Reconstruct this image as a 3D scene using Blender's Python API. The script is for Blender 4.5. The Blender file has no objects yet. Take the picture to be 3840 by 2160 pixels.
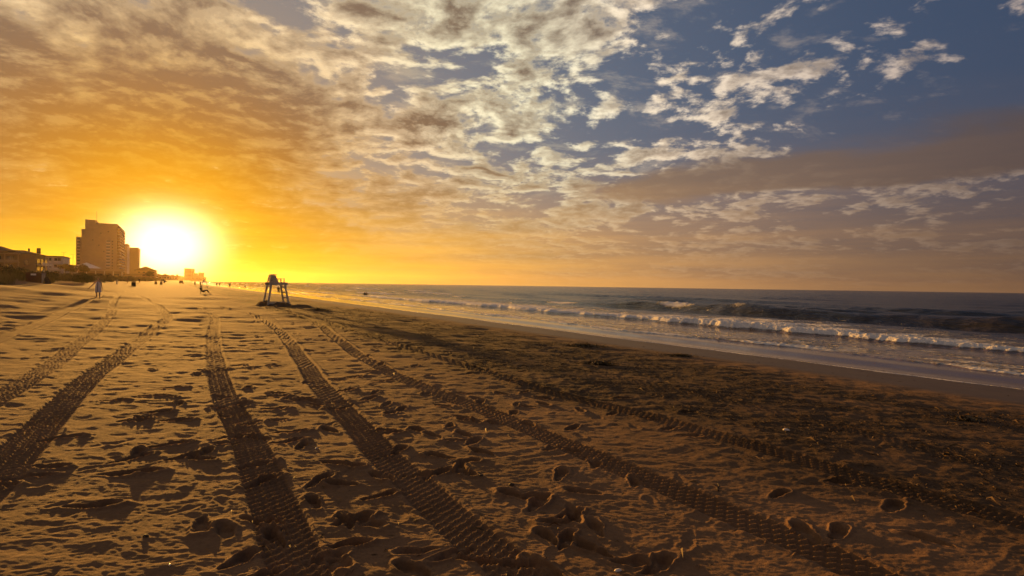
import bpy, bmesh, math, random
import numpy as np
from mathutils import Vector, Matrix

# ------------------------------------------------------------------ scene, camera, sky, sun
scene = bpy.context.scene
col = scene.collection
rad = math.radians

CAM_H = 1.65
FPX = 2087.0 / 3840.0            # focal length as a fraction of the picture width
cam_data = bpy.data.cameras.new('camera')
cam_data.sensor_width = 36.0
cam_data.lens = 36.0 * FPX
cam_data.clip_start = 0.1
cam_data.clip_end = 40000.0
camera = bpy.data.objects.new('camera', cam_data)
col.objects.link(camera)
_roll, _pitch = 0.0144, -0.0047
_r0, _u0, _f0 = Vector((1, 0, 0)), Vector((0, 0, 1)), Vector((0, 1, 0))
_f = (_f0 + _u0 * _pitch).normalized()
_u = _r0.cross(_f).normalized()
_R = (_r0 * math.cos(_roll) + _u * math.sin(_roll)).normalized()
_U = _R.cross(_f).normalized()
camera.matrix_world = Matrix(((_R.x, _U.x, -_f.x, 0), (_R.y, _U.y, -_f.y, 0), (_R.z, _U.z, -_f.z, CAM_H), (0, 0, 0, 1)))
scene.camera = camera

SUN_AZ, SUN_EL = -31.8, 3.6      # degrees; azimuth from +Y, clockwise positive
sun_dir = Vector((math.sin(rad(SUN_AZ)) * math.cos(rad(SUN_EL)), math.cos(rad(SUN_AZ)) * math.cos(rad(SUN_EL)), math.sin(rad(SUN_EL))))


class NT:
    """small helper that writes node graphs as expressions"""
    def __init__(self, tree):
        self.t = tree

    def node(self, typ, **kw):
        n = self.t.nodes.new(typ)
        for k, v in kw.items():
            setattr(n, k, v)
        return n

    def link(self, a, b):
        self.t.links.new(a, b)

    def put(self, sock, v):
        if isinstance(v, bpy.types.NodeSocket):
            self.t.links.new(v, sock)
        elif v is not None:
            if hasattr(sock.default_value, '__len__') and not hasattr(v, '__len__'):
                v = [v] * len(sock.default_value)
            if hasattr(sock.default_value, '__len__') and len(sock.default_value) == 4 and len(v) == 3:
                v = (*v, 1.0)
            sock.default_value = v

    def m(self, op, a, b=None, c=None, clamp=False):
        n = self.node('ShaderNodeMath', operation=op, use_clamp=clamp)
        for s, v in zip(n.inputs, (a, b, c)):
            if v is not None:
                self.put(s, v)
        return n.outputs[0]

    def v(self, op, a, b=None, scale=None):
        n = self.node('ShaderNodeVectorMath', operation=op)
        self.put(n.inputs[0], a)
        if b is not None:
            self.put(n.inputs[1], b)
        if scale is not None:
            self.put(n.inputs['Scale'], scale)
        return n.outputs['Value'] if op in ('DOT_PRODUCT', 'LENGTH', 'DISTANCE') else n.outputs['Vector']

    def sep(self, a):
        n = self.node('ShaderNodeSeparateXYZ')
        self.put(n.inputs[0], a)
        return n.outputs

    def comb(self, x, y, z=0.0):
        n = self.node('ShaderNodeCombineXYZ')
        for s, v in zip(n.inputs, (x, y, z)):
            self.put(s, v)
        return n.outputs[0]

    def noise(self, vec, scale, detail=4.0, rough=0.5, dist=0.0, out='Fac'):
        n = self.node('ShaderNodeTexNoise')
        n.noise_dimensions = '3D'
        if vec is not None:
            self.put(n.inputs['Vector'], vec)
        self.put(n.inputs['Scale'], scale)
        self.put(n.inputs['Detail'], detail)
        self.put(n.inputs['Roughness'], rough)
        self.put(n.inputs['Distortion'], dist)
        return n.outputs[out]

    def smooth(self, x, a, b):
        n = self.node('ShaderNodeMapRange', interpolation_type='SMOOTHSTEP')
        for k, v in (('Value', x), ('From Min', a), ('From Max', b), ('To Min', 0.0), ('To Max', 1.0)):
            self.put(n.inputs[k], v)
        return n.outputs[0]

    def lin(self, x, a, b, c=0.0, d=1.0):
        n = self.node('ShaderNodeMapRange')
        for k, v in (('Value', x), ('From Min', a), ('From Max', b), ('To Min', c), ('To Max', d)):
            self.put(n.inputs[k], v)
        return n.outputs[0]

    def mix(self, f, a, b, mode='MIX'):
        n = self.node('ShaderNodeMix', data_type='RGBA', blend_type=mode)
        n.clamp_factor = True
        self.put(n.inputs[0], f)
        self.put(n.inputs[6], a)
        self.put(n.inputs[7], b)
        return n.outputs[2]

    def ramp(self, x, stops, interp='EASE'):
        n = self.node('ShaderNodeValToRGB')
        cr = n.color_ramp
        cr.interpolation = interp
        while len(cr.elements) > 1:
            cr.elements.remove(cr.elements[-1])
        for i, (p, c) in enumerate(stops):
            e = cr.elements[0] if i == 0 else cr.elements.new(p)
            e.position = p
            e.color = (*c, 1.0) if len(c) == 3 else c
        self.put(n.inputs[0], x)
        return n.outputs[0]


def build_world():
    w = bpy.data.worlds.new('World')
    scene.world = w
    w.use_nodes = True
    t = w.node_tree
    t.nodes.clear()
    N = NT(t)
    d = N.v('NORMALIZE', N.node('ShaderNodeTexCoord').outputs['Generated'])
    x, y, z0 = N.sep(d)[0:3]
    z = N.m('ABSOLUTE', z0)
    el = N.m('MULTIPLY', N.m('ARCSINE', z), 180 / math.pi)
    az = N.m('MULTIPLY', N.m('ARCTAN2', x, y), 180 / math.pi)
    cg = N.v('DOT_PRODUCT', N.comb(x, y, z), tuple(sun_dir))
    gam = N.m('MULTIPLY', N.m('ARCCOSINE', N.m('MINIMUM', cg, 0.999999)), 180 / math.pi)
    g01 = N.m('DIVIDE', gam, 200.0)

    # clear air
    sky = N.node('ShaderNodeTexSky', sky_type='NISHITA')
    sky.sun_disc = False
    sky.sun_elevation = rad(SUN_EL)
    sky.sun_rotation = rad(SUN_AZ)
    sky.altitude = 0
    sky.air_density = 1.0
    sky.dust_density = 1.5
    sky.ozone_density = 2.0
    nish = N.v('SCALE', sky.outputs[0], scale=0.1)
    clear = N.ramp(g01, [(0, (0.95, 0.5, 0.02)), (0.04, (0.7, 0.37, 0.06)), (0.09, (0.32, 0.265, 0.22)), (0.16, (0.18, 0.195, 0.235)), (0.25, (0.09, 0.12, 0.188)), (0.36, (0.04, 0.066, 0.13)), (0.5, (0.04, 0.06, 0.115)), (0.7, (0.12, 0.115, 0.14)), (1, (0.18, 0.16, 0.16))], 'B_SPLINE')
    clear = N.mix(0.15, clear, nish)

    # cloud sheet: the view ray meets a flat layer overhead
    inv = N.m('DIVIDE', 1.0, N.m('ADD', z, 0.19))
    P = N.comb(N.m('MULTIPLY', x, inv), N.m('MULTIPLY', y, inv), 0.0)
    warp = N.noise(P, 1.6, 2.0, 0.5, out='Color')
    Pw = N.v('ADD', P, N.v('SCALE', N.v('SUBTRACT', warp, (0.5, 0.5, 0.5)), scale=0.22))
    sunP = (-sun_dir.normalized().xy.normalized() * -1)
    toS = (sunP.x * 0.040, sunP.y * 0.040, 0.0)

    # how much cloud: thick to the left and centre, thin at the upper right
    cov = N.m('ADD', N.m('ADD', N.lin(az, -42, 5, 0.36, 0.085), N.lin(az, 5, 40, 0.0, -0.22)),
              N.m('MULTIPLY', N.lin(el, 4, 28, 0.06, -0.085), N.lin(az, -35, 30, -0.35, 1.0)))
    def blob(a0, e0, ra, re):
        u = N.m('DIVIDE', N.m('SUBTRACT', az, a0), ra)
        v = N.m('DIVIDE', N.m('SUBTRACT', el, e0), re)
        return N.m('EXPONENT', N.m('MULTIPLY', N.m('ADD', N.m('MULTIPLY', u, u), N.m('MULTIPLY', v, v)), -1.0))
    cov = N.m('SUBTRACT', cov, N.m('MULTIPLY', blob(-24.0, 25.5, 6.5, 4.0), 0.42))
    cov = N.m('ADD', cov, N.m('MULTIPLY', blob(-2.0, 26.0, 15.0, 4.0), 0.13))
    cov = N.m('ADD', cov, N.m('MULTIPLY', blob(-36.0, 13.0, 14.0, 6.0), 0.14))
    cov = N.m('SUBTRACT', cov, N.m('MULTIPLY', blob(-38.0, 25.0, 12.0, 5.0), 0.15))
    cov = N.m('ADD', cov, N.m('MULTIPLY', blob(42.0, 23.0, 5.0, 4.5), 0.24))
    cov = N.m('SUBTRACT', cov, N.m('MULTIPLY', blob(-9.0, 21.0, 9.0, 3.0), 0.10))
    band_el = N.m('ADD', N.lin(az, 0, 42, 9.4, 10.6), N.m('MULTIPLY', N.m('SUBTRACT', N.noise(P, 0.8, 2.0), 0.5), 5.0))
    bdist = N.m('SUBTRACT', el, band_el)
    bdist = N.m('DIVIDE', bdist, N.m('ADD', N.m('MULTIPLY', N.m('GREATER_THAN', bdist, 0.0), N.lin(az, 5, 40, 1.0, 2.6)), 1.5))
    band = N.m('MULTIPLY', N.m('EXPONENT', N.m('MULTIPLY', N.m('MULTIPLY', bdist, bdist), -1.0)), N.smooth(az, -4, 20))

    def dens(p, fine):
        big = N.noise(p, 1.85, 3.0, 0.5)
        mid = N.noise(N.v('ADD', p, (3.1, 7.7, 0.0)), 6.6, fine, 0.60)
        return N.m('ADD', N.m('MULTIPLY', N.m('SUBTRACT', big, 0.5), 1.15), N.m('MULTIPLY', N.m('SUBTRACT', mid, 0.5), 1.25))

    D = N.m('ADD', dens(Pw, 8.0), cov)
    D2 = N.m('ADD', dens(N.v('ADD', Pw, toS), 5.0), cov)
    pp = N.v('ADD', Pw, (11.0, 2.0, 0.0))
    puff = N.noise(pp, 14.0, 6.0, 0.6)
    puff2 = N.noise(N.v('ADD', pp, N.v('SCALE', toS, scale=0.45)), 14.0, 3.0, 0.55)
    Dp = N.m('ADD', D, N.m('MULTIPLY', N.m('SUBTRACT', puff, 0.5), 0.46))
    alpha = N.smooth(Dp, -0.03, 0.17)
    thick = N.smooth(Dp, 0.08, 0.40)
    facing = N.m('ADD', N.m('ADD', N.m('MULTIPLY', N.m('SUBTRACT', D, D2), 4.3), N.m('MULTIPLY', N.m('SUBTRACT', puff, puff2), 1.6)), 0.30, clamp=True)
    light = N.m('ADD', N.m('MULTIPLY', N.m('SUBTRACT', 1.0, thick), 0.62), N.m('MULTIPLY', facing, 0.62))
    light = N.m('SUBTRACT', light, 0.06, clamp=True)
    light = N.m('POWER', light, 1.35)
    low = N.m('SUBTRACT', 1.0, N.smooth(el, 3.0, 17.0))
    light = N.m('ADD', N.m('MULTIPLY', light, N.m('SUBTRACT', 1.0, N.m('MULTIPLY', low, .6))), N.m('MULTIPLY', low, .14))

    dark = N.ramp(g01, [(0, (0.9, 0.4, 0)), (0.035, (0.58, 0.24, 0.01)), (0.06, (0.4, 0.17, 0.025)), (0.09, (0.265, 0.145, 0.062)), (0.14, (0.2, 0.135, 0.09)), (0.21, (0.185, 0.132, 0.098)), (0.275, (0.155, 0.12, 0.104)), (0.36, (0.09, 0.075, 0.083)), (0.5, (0.09, 0.075, 0.08)), (0.7, (0.25, 0.2, 0.17)), (1, (0.36, 0.27, 0.22))], 'B_SPLINE')
    dark = N.mix(N.m('MULTIPLY', N.smooth(el, 9.0, 21.0), N.m('MULTIPLY', N.smooth(az, -4.0, -22.0), .6)), dark, (.235, .172, .128))
    bright = N.ramp(g01, [(0, (1, 0.56, 0.02)), (0.035, (0.8, 0.42, 0.04)), (0.065, (0.74, 0.44, 0.14)), (0.1, (0.9, 0.66, 0.37)), (0.15, (1.15, 0.92, 0.62)), (0.22, (1.1, 0.91, 0.66)), (0.29, (0.74, 0.6, 0.48)), (0.37, (0.44, 0.35, 0.31)), (0.5, (0.36, 0.28, 0.25)), (0.7, (0.6, 0.47, 0.39)), (1, (0.75, 0.58, 0.46))], 'B_SPLINE')
    cloud = N.mix(light, dark, bright)
    # thin broken wisps between the larger clouds
    wz = N.noise(N.v('ADD', N.v('MULTIPLY', Pw, (1.0, 1.35, 1.0)), (5.0, 1.0, 0.0)), 4.4, 9.0, 0.66, 0.15)
    wisp = N.m('MULTIPLY', N.smooth(N.m('ADD', wz, N.m('MULTIPLY', cov, 0.2)), 0.52, 0.74), N.lin(el, 5, 16, 0.10, 0.52))
    clear = N.mix(wisp, clear, N.mix(0.55, dark, bright))
    out = N.mix(alpha, clear, cloud)

    # the long grey sheet to the right
    bandc = N.ramp(g01, [(0, (0.7, 0.4, 0.1)), (0.17, (0.32, 0.215, 0.14)), (0.26, (0.165, 0.125, 0.108)), (0.37, (0.078, 0.063, 0.07)), (0.5, (0.07, 0.058, 0.066)), (1, (0.25, 0.2, 0.18))], 'B_SPLINE')
    bn = N.noise(N.v('MULTIPLY', Pw, (1.0, 1.0, 1.0)), 3.2, 6.0, 0.55)
    out = N.mix(N.m('MULTIPLY', N.smooth(N.m('ADD', band, N.m('MULTIPLY', N.m('SUBTRACT', bn, 0.5), 0.9)), 0.26, 0.78), 0.93), out, bandc)

    # haze low over the sea
    hz = N.ramp(g01, [(0, (1, 0.54, 0)), (0.045, (0.96, 0.52, 0)), (0.09, (0.95, 0.49, 0.04)), (0.16, (0.78, 0.4, 0.09)), (0.24, (0.47, 0.255, 0.11)), (0.31, (0.26, 0.148, 0.078)), (0.38, (0.135, 0.08, 0.052)), (0.45, (0.1, 0.06, 0.045)), (0.625, (0.17, 0.12, 0.09)), (1, (0.38, 0.28, 0.22))], 'B_SPLINE')
    hn = N.noise(N.comb(N.m('MULTIPLY', az, 0.035), N.m('MULTIPLY', el, 0.55), 1.7), 1.6, 5.0, 0.55)
    hw = N.m('EXPONENT', N.m('MULTIPLY', N.m('POWER', N.m('DIVIDE', el, N.m('ADD', N.lin(az, -40, 0, 4.4, 7.6), N.lin(az, 5, 40, 0.0, 2.4))), 2.0), -1.0))
    hw = N.m('MULTIPLY', hw, N.lin(hn, 0.3, 0.7, 0.80, 1.06), clamp=True)
    streak = N.lin(hn, 0.3, 0.7, 0.86, 1.12)
    out = N.mix(hw, out, N.v('SCALE', hz, scale=streak))

    # aureole of the sun behind thin cloud
    da = N.m('ADD', az, -SUN_AZ)
    de = N.m('MULTIPLY', N.m('SUBTRACT', el, SUN_EL - 0.5), 1.25)
    gr = N.m('SQRT', N.m('ADD', N.m('MULTIPLY', da, da), N.m('MULTIPLY', de, de)))
    gl1 = N.m('EXPONENT', N.m('MULTIPLY', N.m('POWER', N.m('DIVIDE', gr, 3.35), 2.3), -1.0))
    gl2 = N.m('EXPONENT', N.m('MULTIPLY', N.m('DIVIDE', gr, 3.4), -1.0))
    gl3 = N.m('EXPONENT', N.m('MULTIPLY', N.m('DIVIDE', gam, 12.0), -1.0))
    out = N.v('ADD', out, N.v('SCALE', (1.0, .59, .36), scale=N.m('MULTIPLY', gl1, 3.6)))
    out = N.v('ADD', out, N.v('SCALE', (1.0, .56, .0), scale=N.m('MULTIPLY', gl2, N.lin(hn, .3, .7, .15, .4))))
    out = N.v('ADD', out, N.v('SCALE', (1.0, .42, .0), scale=N.m('MULTIPLY', gl3, 0.05)))

    bg = N.node('ShaderNodeBackground')
    N.put(bg.inputs[0], out)
    bg.inputs[1].default_value = 0.5
    N.link(bg.outputs[0], N.node('ShaderNodeOutputWorld').inputs[0])
    w.cycles.sampling_method = 'MANUAL'
    w.cycles.sample_map_resolution = 1024


build_world()

sun_data = bpy.data.lights.new('sun', 'SUN')
sun_data.energy = 4.6
sun_data.angle = rad(1.0)
sun_data.color = (1.0, 0.47, 0.09)
sun = bpy.data.objects.new('sun', sun_data)
sun.rotation_euler = sun_dir.to_track_quat('Z', 'Y').to_euler()
sun.location = (0, 0, 60)
col.objects.link(sun)

scene.view_settings.view_transform = 'Standard'
scene.view_settings.look = 'None'
scene.view_settings.exposure = 1.0
scene.view_settings.gamma = 1.0
scene.view_settings.use_curve_mapping = False
scene.render.engine = 'CYCLES'
scene.cycles.use_denoising = True
scene.cycles.max_bounces = 6
scene.cycles.volume_bounces = 0
scene.cycles.sample_clamp_indirect = 6.0

# ------------------------------------------------------------------ numpy noise and the shore frame
def _hash(ix, iy, seed):
    h = (ix.astype(np.uint32) * np.uint32(374761393)) ^ (iy.astype(np.uint32) * np.uint32(668265263)) ^ np.uint32((seed * 2246822519) & 0xffffffff)
    h = (h ^ (h >> np.uint32(13))) * np.uint32(1274126177)
    h ^= h >> np.uint32(16)
    h = h * np.uint32(2654435761)
    return h ^ (h >> np.uint32(15))


_GX = np.cos(np.arange(64) * (2 * math.pi / 64)).astype(np.float32)
_GY = np.sin(np.arange(64) * (2 * math.pi / 64)).astype(np.float32)


def gnoise(x, y, seed=0):
    """gradient noise, about -1..1"""
    x = np.asarray(x, np.float64)
    y = np.asarray(y, np.float64)
    fx, fy = np.floor(x), np.floor(y)
    ix, iy = fx.astype(np.int64), fy.astype(np.int64)
    dx, dy = (x - fx).astype(np.float32), (y - fy).astype(np.float32)

    def g(ox, oy):
        k = _hash(ix + ox, iy + oy, seed) & np.uint32(63)
        return _GX[k] * (dx - ox) + _GY[k] * (dy - oy)
    u = dx * dx * dx * (dx * (dx * 6 - 15) + 10)
    v = dy * dy * dy * (dy * (dy * 6 - 15) + 10)
    a, b, c, d = g(0, 0), g(1, 0), g(0, 1), g(1, 1)
    return ((a + (b - a) * u) * (1 - v) + (c + (d - c) * u) * v) * 1.5


def fbm(x, y, seed=0, octs=4, gain=0.5):
    s = 0
    amp = 1.0
    for i in range(octs):
        s = s + amp * gnoise(x * 2 ** i, y * 2 ** i, seed + 17 * i)
        amp *= gain
    return s


def sstep(x, a, b):
    t = np.clip((x - a) / (b - a), 0, 1)
    return t * t * (3 - 2 * t)


TH = rad(31.5)
SX, SY = -math.sin(TH), math.cos(TH)       # along the shore, away from the viewer
NX, NY = math.cos(TH), math.sin(TH)        # towards the sea
SEA = -0.75                                # sea level
CURVE = 1.5e-5


def shore(x, y):
    n = x * NX + y * NY
    s = x * SX + y * SY
    return s, n - CURVE * np.maximum(s, 0) ** 2


def from_shore(s, n):
    n = n + CURVE * max(s, 0) ** 2
    return (s * SX + n * NX, s * SY + n * NY)


_pn = np.linspace(-120, 200, 6401)
_pz = np.interp(_pn, [-120, -40, -26, -21, -16.5, -14, -12, -8, -5, 0, 6, 10, 13, 17.8, 22, 40, 80, 200],
                [2.2, 2.2, 2.1, 1.9, 1.35, 1.0, .82, .42, .2, 0, -.06, -.2, -.36, -.75, -1.1, -2.2, -4, -8])
_k = np.exp(-0.5 * (np.arange(-60, 61) / 22.0) ** 2)
_pz = np.convolve(np.pad(_pz, 60, mode='edge'), _k / _k.sum(), 'valid')


def base_height(x, y):
    """the large shape of the beach, without footprints and ripples"""
    s, n = shore(x, y)
    edge = 1.6 * gnoise(s * 0.045, s * 0 + 3.3, 5) + 0.7 * gnoise(s * 0.15, s * 0 + 1.3, 6)
    z = np.interp(n + edge * sstep(-n, 4, 14), _pn, _pz)
    dune = sstep(-n, 14, 22)
    z = z + dune * (0.75 * gnoise(x * 0.09, y * 0.09, 7) + 0.3 * gnoise(x * 0.27, y * 0.27, 8))
    z = z + (1 - dune) * (1 - sstep(n, 9, 13)) * (0.035 * gnoise(x * 0.13, y * 0.13, 9) + 0.016 * gnoise(x * 0.42, y * 0.42, 10))
    r = np.hypot(x, y)
    return z * 1.0 + 0 * r


def gz(x, y):
    return float(base_height(np.array([x]), np.array([y]))[0])


TRACKS = [  # centre line (x, y), width, depth, kind of tread
    ([(-24.3, 41.62), (-17.02, 31.06), (-13.41, 25.14), (-9.38, 17.5), (-6.4, 12.04), (-4.91, 9.37), (-3.91, 7.67), (-3.18, 6.5), (-2.65, 5.64), (-2.16, 4.82), (-1.74, 4.14), (-1.41, 3.57), (-1.15, 3.14), (-0.98, 2.87), (-.75, 2.3)], .34, 1.0, 0),
    ([(-18.06, 34.77), (-14.1, 29.59), (-11.35, 25.34), (-8.05, 19.21), (-5.77, 14.68), (-4.26, 11.45), (-3.19, 9.21), (-2.35, 7.58), (-1.74, 6.44), (-1.24, 5.47), (-0.82, 4.76), (-0.49, 4.17), (-0.22, 3.72), (0.05, 3.3), (0.26, 2.99), (.6, 2.4)], .34, 1.0, 0),
    ([(-17.92, 38.75), (-12.86, 31.74), (-8.7, 24.53), (-6.01, 18.44), (-3.87, 13.68), (-2.29, 10.51), (-1.21, 8.74), (-0.46, 7.66), (0.22, 6.53), (0.69, 5.76), (1.15, 5.05), (1.51, 4.49), (1.79, 4.05), (2.03, 3.68), (2.21, 3.29), (2.38, 2.97), (2.6, 2.4)], .34, 1.15, 1),
    ([(-7.75, 23.75), (-5.24, 18.99), (-3.16, 15.47), (-1.85, 13.26), (-0.26, 10.47), (0.73, 8.81), (1.71, 7.56), (2.38, 6.45), (2.89, 5.63), (3.26, 4.96), (3.57, 4.47), (3.86, 4.09), (4.08, 3.76), (4.6, 3.0)], .34, 1.05, 1),
    ([(-1.43, 14.74), (0.58, 12.45), (2.07, 10.54), (3.03, 9.1), (3.91, 7.64), (4.54, 6.24), (4.97, 5.27), (5.5, 4.0)], .34, 0.5, 1),
    ([(-40.3, 59.54), (-30.7, 46.6), (-21.57, 34.04), (-16.28, 26.28), (-13.15, 20.89), (-9.21, 13.49), (-7.43, 10.15), (-6.16, 7.89), (-5.1, 6.08), (-4.47, 5.04), (-3.98, 4.22), (-3.4, 3.0)], .37, 1.0, 0),
    ([(-40.01, 56.71), (-26.07, 36.41), (-19.17, 26.65), (-13.89, 18.77), (-10.05, 12.73), (-8.08, 9.63), (-6.83, 7.45), (-6.37, 6.64), (-5.6, 5.0)], .36, 0.8, 0),
    ([(-57.75, 84.42), (-37.94, 52.19), (-21.61, 27.33), (-15.32, 17.93), (-12.69, 13.81), (-11.5, 11.96)], .42, 0.9, 2),
]
PRINTS = [(-3.05, 4.06), (-3.5, 5.14), (-3.33, 4.71), (-3.2, 4.78), (-3.43, 5.57), (-2.9, 5.19), (-3.07, 5.21), (-2.94, 5.94), (-4.0, 4.82), (-3.97, 4.56), (-4.03, 4.4), (-2.33, 5.08), (-2.09, 4.67), (-1.75, 3.92), (-1.55, 3.68), (-1.62, 3.35), (-1.43, 3.15), (-1.12, 3.96), (-1.03, 3.6), (-1.62, 4.71), (-1.67, 5.19), (-1.5, 4.27), (-1.48, 5.14), (-1.39, 4.67), (-1.04, 4.42), (-0.39, 5.97), (-0.28, 5.61), (-0.51, 6.25), (-0.64, 4.98), (-0.42, 5.0), (0.05, 4.51), (0.19, 4.48), (0.46, 5.0), (0.62, 4.6), (0.82, 5.3), (0.75, 6.67), (0.45, 4.15), (0.39, 3.72), (0.55, 3.61), (0.92, 3.41), (-0.56, 3.3), (-0.23, 3.44), (0.03, 3.4), (0.22, 3.34), (-1.13, 5.62), (-1.07, 6.41), (-2.45, 6.2), (-2.33, 5.81), (-2.12, 5.68), (-2.05, 6.33), (-3.08, 7.26), (-2.54, 8.58), (-2.03, 8.02), (-1.45, 7.43), (-0.67, 5.45), (-1.18, 5.54), (0.65, 5.76), (-0.16, 6.78), (2.08, 6.43), (2.25, 4.63), (2.11, 3.93), (3.06, 4.42), (2.94, 4.96), (2.92, 3.85), (2.34, 3.94), (-4.58, 5.67), (-4.38, 6.87), (-4.38, 6.43), (-5.03, 7.79), (-5.32, 7.42), (-5.14, 8.42), (-3.93, 6.52), (-3.34, 8.02), (-2.91, 7.78), (-2.21, 9.54), (-2.79, 9.88)]


def catmull(pts, step):
    p = [np.array(q, float) for q in pts]
    p = [2 * p[0] - p[1]] + p + [2 * p[-1] - p[-2]]
    out = []
    for i in range(1, len(p) - 2):
        k = max(2, int(np.linalg.norm(p[i + 1] - p[i]) / step))
        for j in range(k):
            t = j / k
            out.append(0.5 * ((2 * p[i]) + (-p[i - 1] + p[i + 1]) * t + (2 * p[i - 1] - 5 * p[i] + 4 * p[i + 1] - p[i + 2]) * t * t + (-p[i - 1] + 3 * p[i] - 3 * p[i + 1] + p[i + 2]) * t ** 3))
    out.append(p[-2])
    return np.array(out)


def tread(u, w, kind, half, mult):
    """height inside a wheel rut (0 = bottom of the rut, 1 = level of the sand)"""
    q = w / half                                    # -1..1 over the rut
    if kind == 2:
        return 0.30 + 0.25 * np.exp(-(np.abs(q) - 0.33) ** 2 / 0.006) + 0.2 * np.exp(-(q) ** 2 / 0.004)
    ncol = 5 if kind == 0 else 5
    pitch = (0.085 if kind == 0 else 0.095) * mult
    c = (q * 0.5 + 0.5) * ncol
    ci = np.floor(c)
    cf = c - ci
    if kind == 0:
        shift = np.where(ci % 2 == 0, 0.0, 0.38) + 0.16 * np.sin(cf * math.pi * 2)
    else:
        shift = np.where(ci % 2 == 0, 0.0, 0.5) + 0.22 * (cf - 0.5)
    ph = (u / pitch + shift) % 1.0
    bar = np.exp(-((ph - 0.5) / 0.17) ** 2)
    wall = np.exp(-(np.minimum(cf, 1 - cf) / 0.07) ** 2) * (0.75 if kind == 1 else 0.55)
    return np.maximum(bar, wall)


def build_beach():
    r = np.concatenate([np.linspace(0.4, 2.6, 26)[:-1],
                        918.0 / np.linspace(918 / 2.6, 918 / 8.0, 500)[:-1],
                        918.0 / np.linspace(918 / 8.0, 918 / 60.0, 270)[:-1],
                        np.geomspace(60, 5200, 110)])
    fine = np.linspace(-47.5, 49.5, 1210)
    az = np.radians(np.concatenate([np.linspace(-180, -49, 60), fine, np.linspace(51, 180, 60)]))
    nr, na = len(r), len(az)
    x = np.outer(r, np.sin(az))
    y = np.outer(r, np.cos(az))
    rr = np.broadcast_to(r[:, None], x.shape)
    s, n = shore(x, y)
    z = base_height(x, y)
    litter = sstep(n + 0.7 * gnoise(x * 0.5, y * 0.5, 21), 4.2, 5.8) * (1 - sstep(n + 0.9 * gnoise(x * 0.35, y * 0.35, 22), 10.6, 13.0))
    litter = litter * np.clip(1.0 + 0.6 * fbm(x * 0.8, y * 0.8, 23, 3), 0.35, 1.0)
    wet = sstep(n + 0.35 * gnoise(x * 0.22, y * 0.22, 24), 12.4, 14.2)
    dune = sstep(-n, 14, 18)
    dry = 1 - wet

    def fade(lam, k=2.2):
        sp = np.maximum(rr ** 2 / (918 * 3.0), 0.004)
        return np.clip(2.0 - k * 2 * sp / lam, 0, 1)
    # churned surface: soft hollows, wind ripples and grains
    churn = 0.55 + 0.45 * np.clip(gnoise(x * 0.16, y * 0.16, 30) * 1.6 + 0.25, -1, 1)
    dz = 0.0075 * fbm(x * 1.5, y * 1.9, 31, 4, .55) * churn * fade(0.55)
    dz += 0.010 * litter * fbm(x * 3.4, y * 3.4, 32, 3, 0.6) * fade(0.3)
    wx, wy = x + 0.05 * gnoise(x * 2.1, y * 2.1, 33), y + 0.05 * gnoise(x * 2.1, y * 2.1, 34)
    rip = 0.0085 * (.22 - np.abs(gnoise(wx * 3.0, wy * 4.6, 35))) * fade(0.16) + 0.0046 * (.22 - np.abs(gnoise(wx * 6.0, wy * 10.0, 36))) * fade(0.08) + 0.0024 * gnoise(wx * 20, wy * 32, 37) * fade(0.04)
    dz += rip * (0.75 + 0.5 * churn)
    # the rougher, trodden strip on the left of the picture
    trod = sstep(-n, 2.5, 6.5) * (1 - dune)
    dz += trod * (0.020 * fbm(x * 1.3, y * 1.3, 40, 3, 0.6) * fade(.7))
    # far hollows that still read at distance
    dz += (0.02 * gnoise(x * 0.55, y * 0.38, 41) + 0.02 * gnoise(x * 0.22, y * 0.16, 42)) * sstep(rr, 14, 40) * (1 - dune)
    # the same trodden roughness further off, in lumps the distance still shows
    spf = rr ** 2 / 2754.0
    spf = np.where(rr > 60, np.maximum(spf * 0 + rr * 0.042, 0.01), spf)
    for kk, (lam, amp) in enumerate(((.35, .008), (.7, .015), (1.4, .026), (2.8, .042), (6.0, .07), (13.0, .12))):
        q = lam / spf
        dz += amp * sstep(q, 2.2, 3.8) * (1 - sstep(q, 9, 20)) * fbm(x / lam, y / lam * 1.25, 43 + kk, 2) * (1 + .7 * trod) * (1 - dune)
    dz *= dry * (1 - 0.0 * dune)
    z = z + dz
    rng = np.random.default_rng(11)

    def window(cx, cy, R):
        rc, ac = math.hypot(cx, cy), math.atan2(cx, cy)
        i0, i1 = np.searchsorted(r, rc - R), np.searchsorted(r, rc + R)
        da = R / max(rc, 0.5)
        j0, j1 = np.searchsorted(az, ac - da), np.searchsorted(az, ac + da)
        return slice(i0, i1), slice(j0, j1)

    def footprint(cx, cy, ang, L, W, dep, soft):
        w = window(cx, cy, L * 1.25)
        X, Y = x[w] - cx, y[w] - cy
        if X.size == 0:
            return
        X = X + 0.022 * gnoise(x[w] * 6, y[w] * 6, 51) + 0.012 * gnoise(x[w] * 17, y[w] * 17, 53)
        Y = Y + 0.022 * gnoise(x[w] * 6, y[w] * 6, 52) + 0.012 * gnoise(x[w] * 17, y[w] * 17, 54)
        a = (X * math.sin(ang) + Y * math.cos(ang)) / (L / 2)
        b = (X * math.cos(ang) - Y * math.sin(ang)) / (W / 2)
        b = b / (0.84 + 0.22 * np.tanh(a * 1.5)) + 0.12 * np.sin(a * 2.2)
        q = np.sqrt(a * a + b * b)
        pit = sstep(-q, -1.0, -1.0 + soft)
        inner = 1 - 0.35 * np.exp(-((a + 0.05) / 0.3) ** 2)
        rim = np.exp(-((q - 1.18) / 0.2) ** 2) * (0.6 + 0.4 * np.sign(a) * np.abs(a) ** .5)
        keep = dry[w]
        z[w] += keep * (-dep * pit * inner + dep * 0.42 * rim - dz[w] * pit * 0.5)

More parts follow.
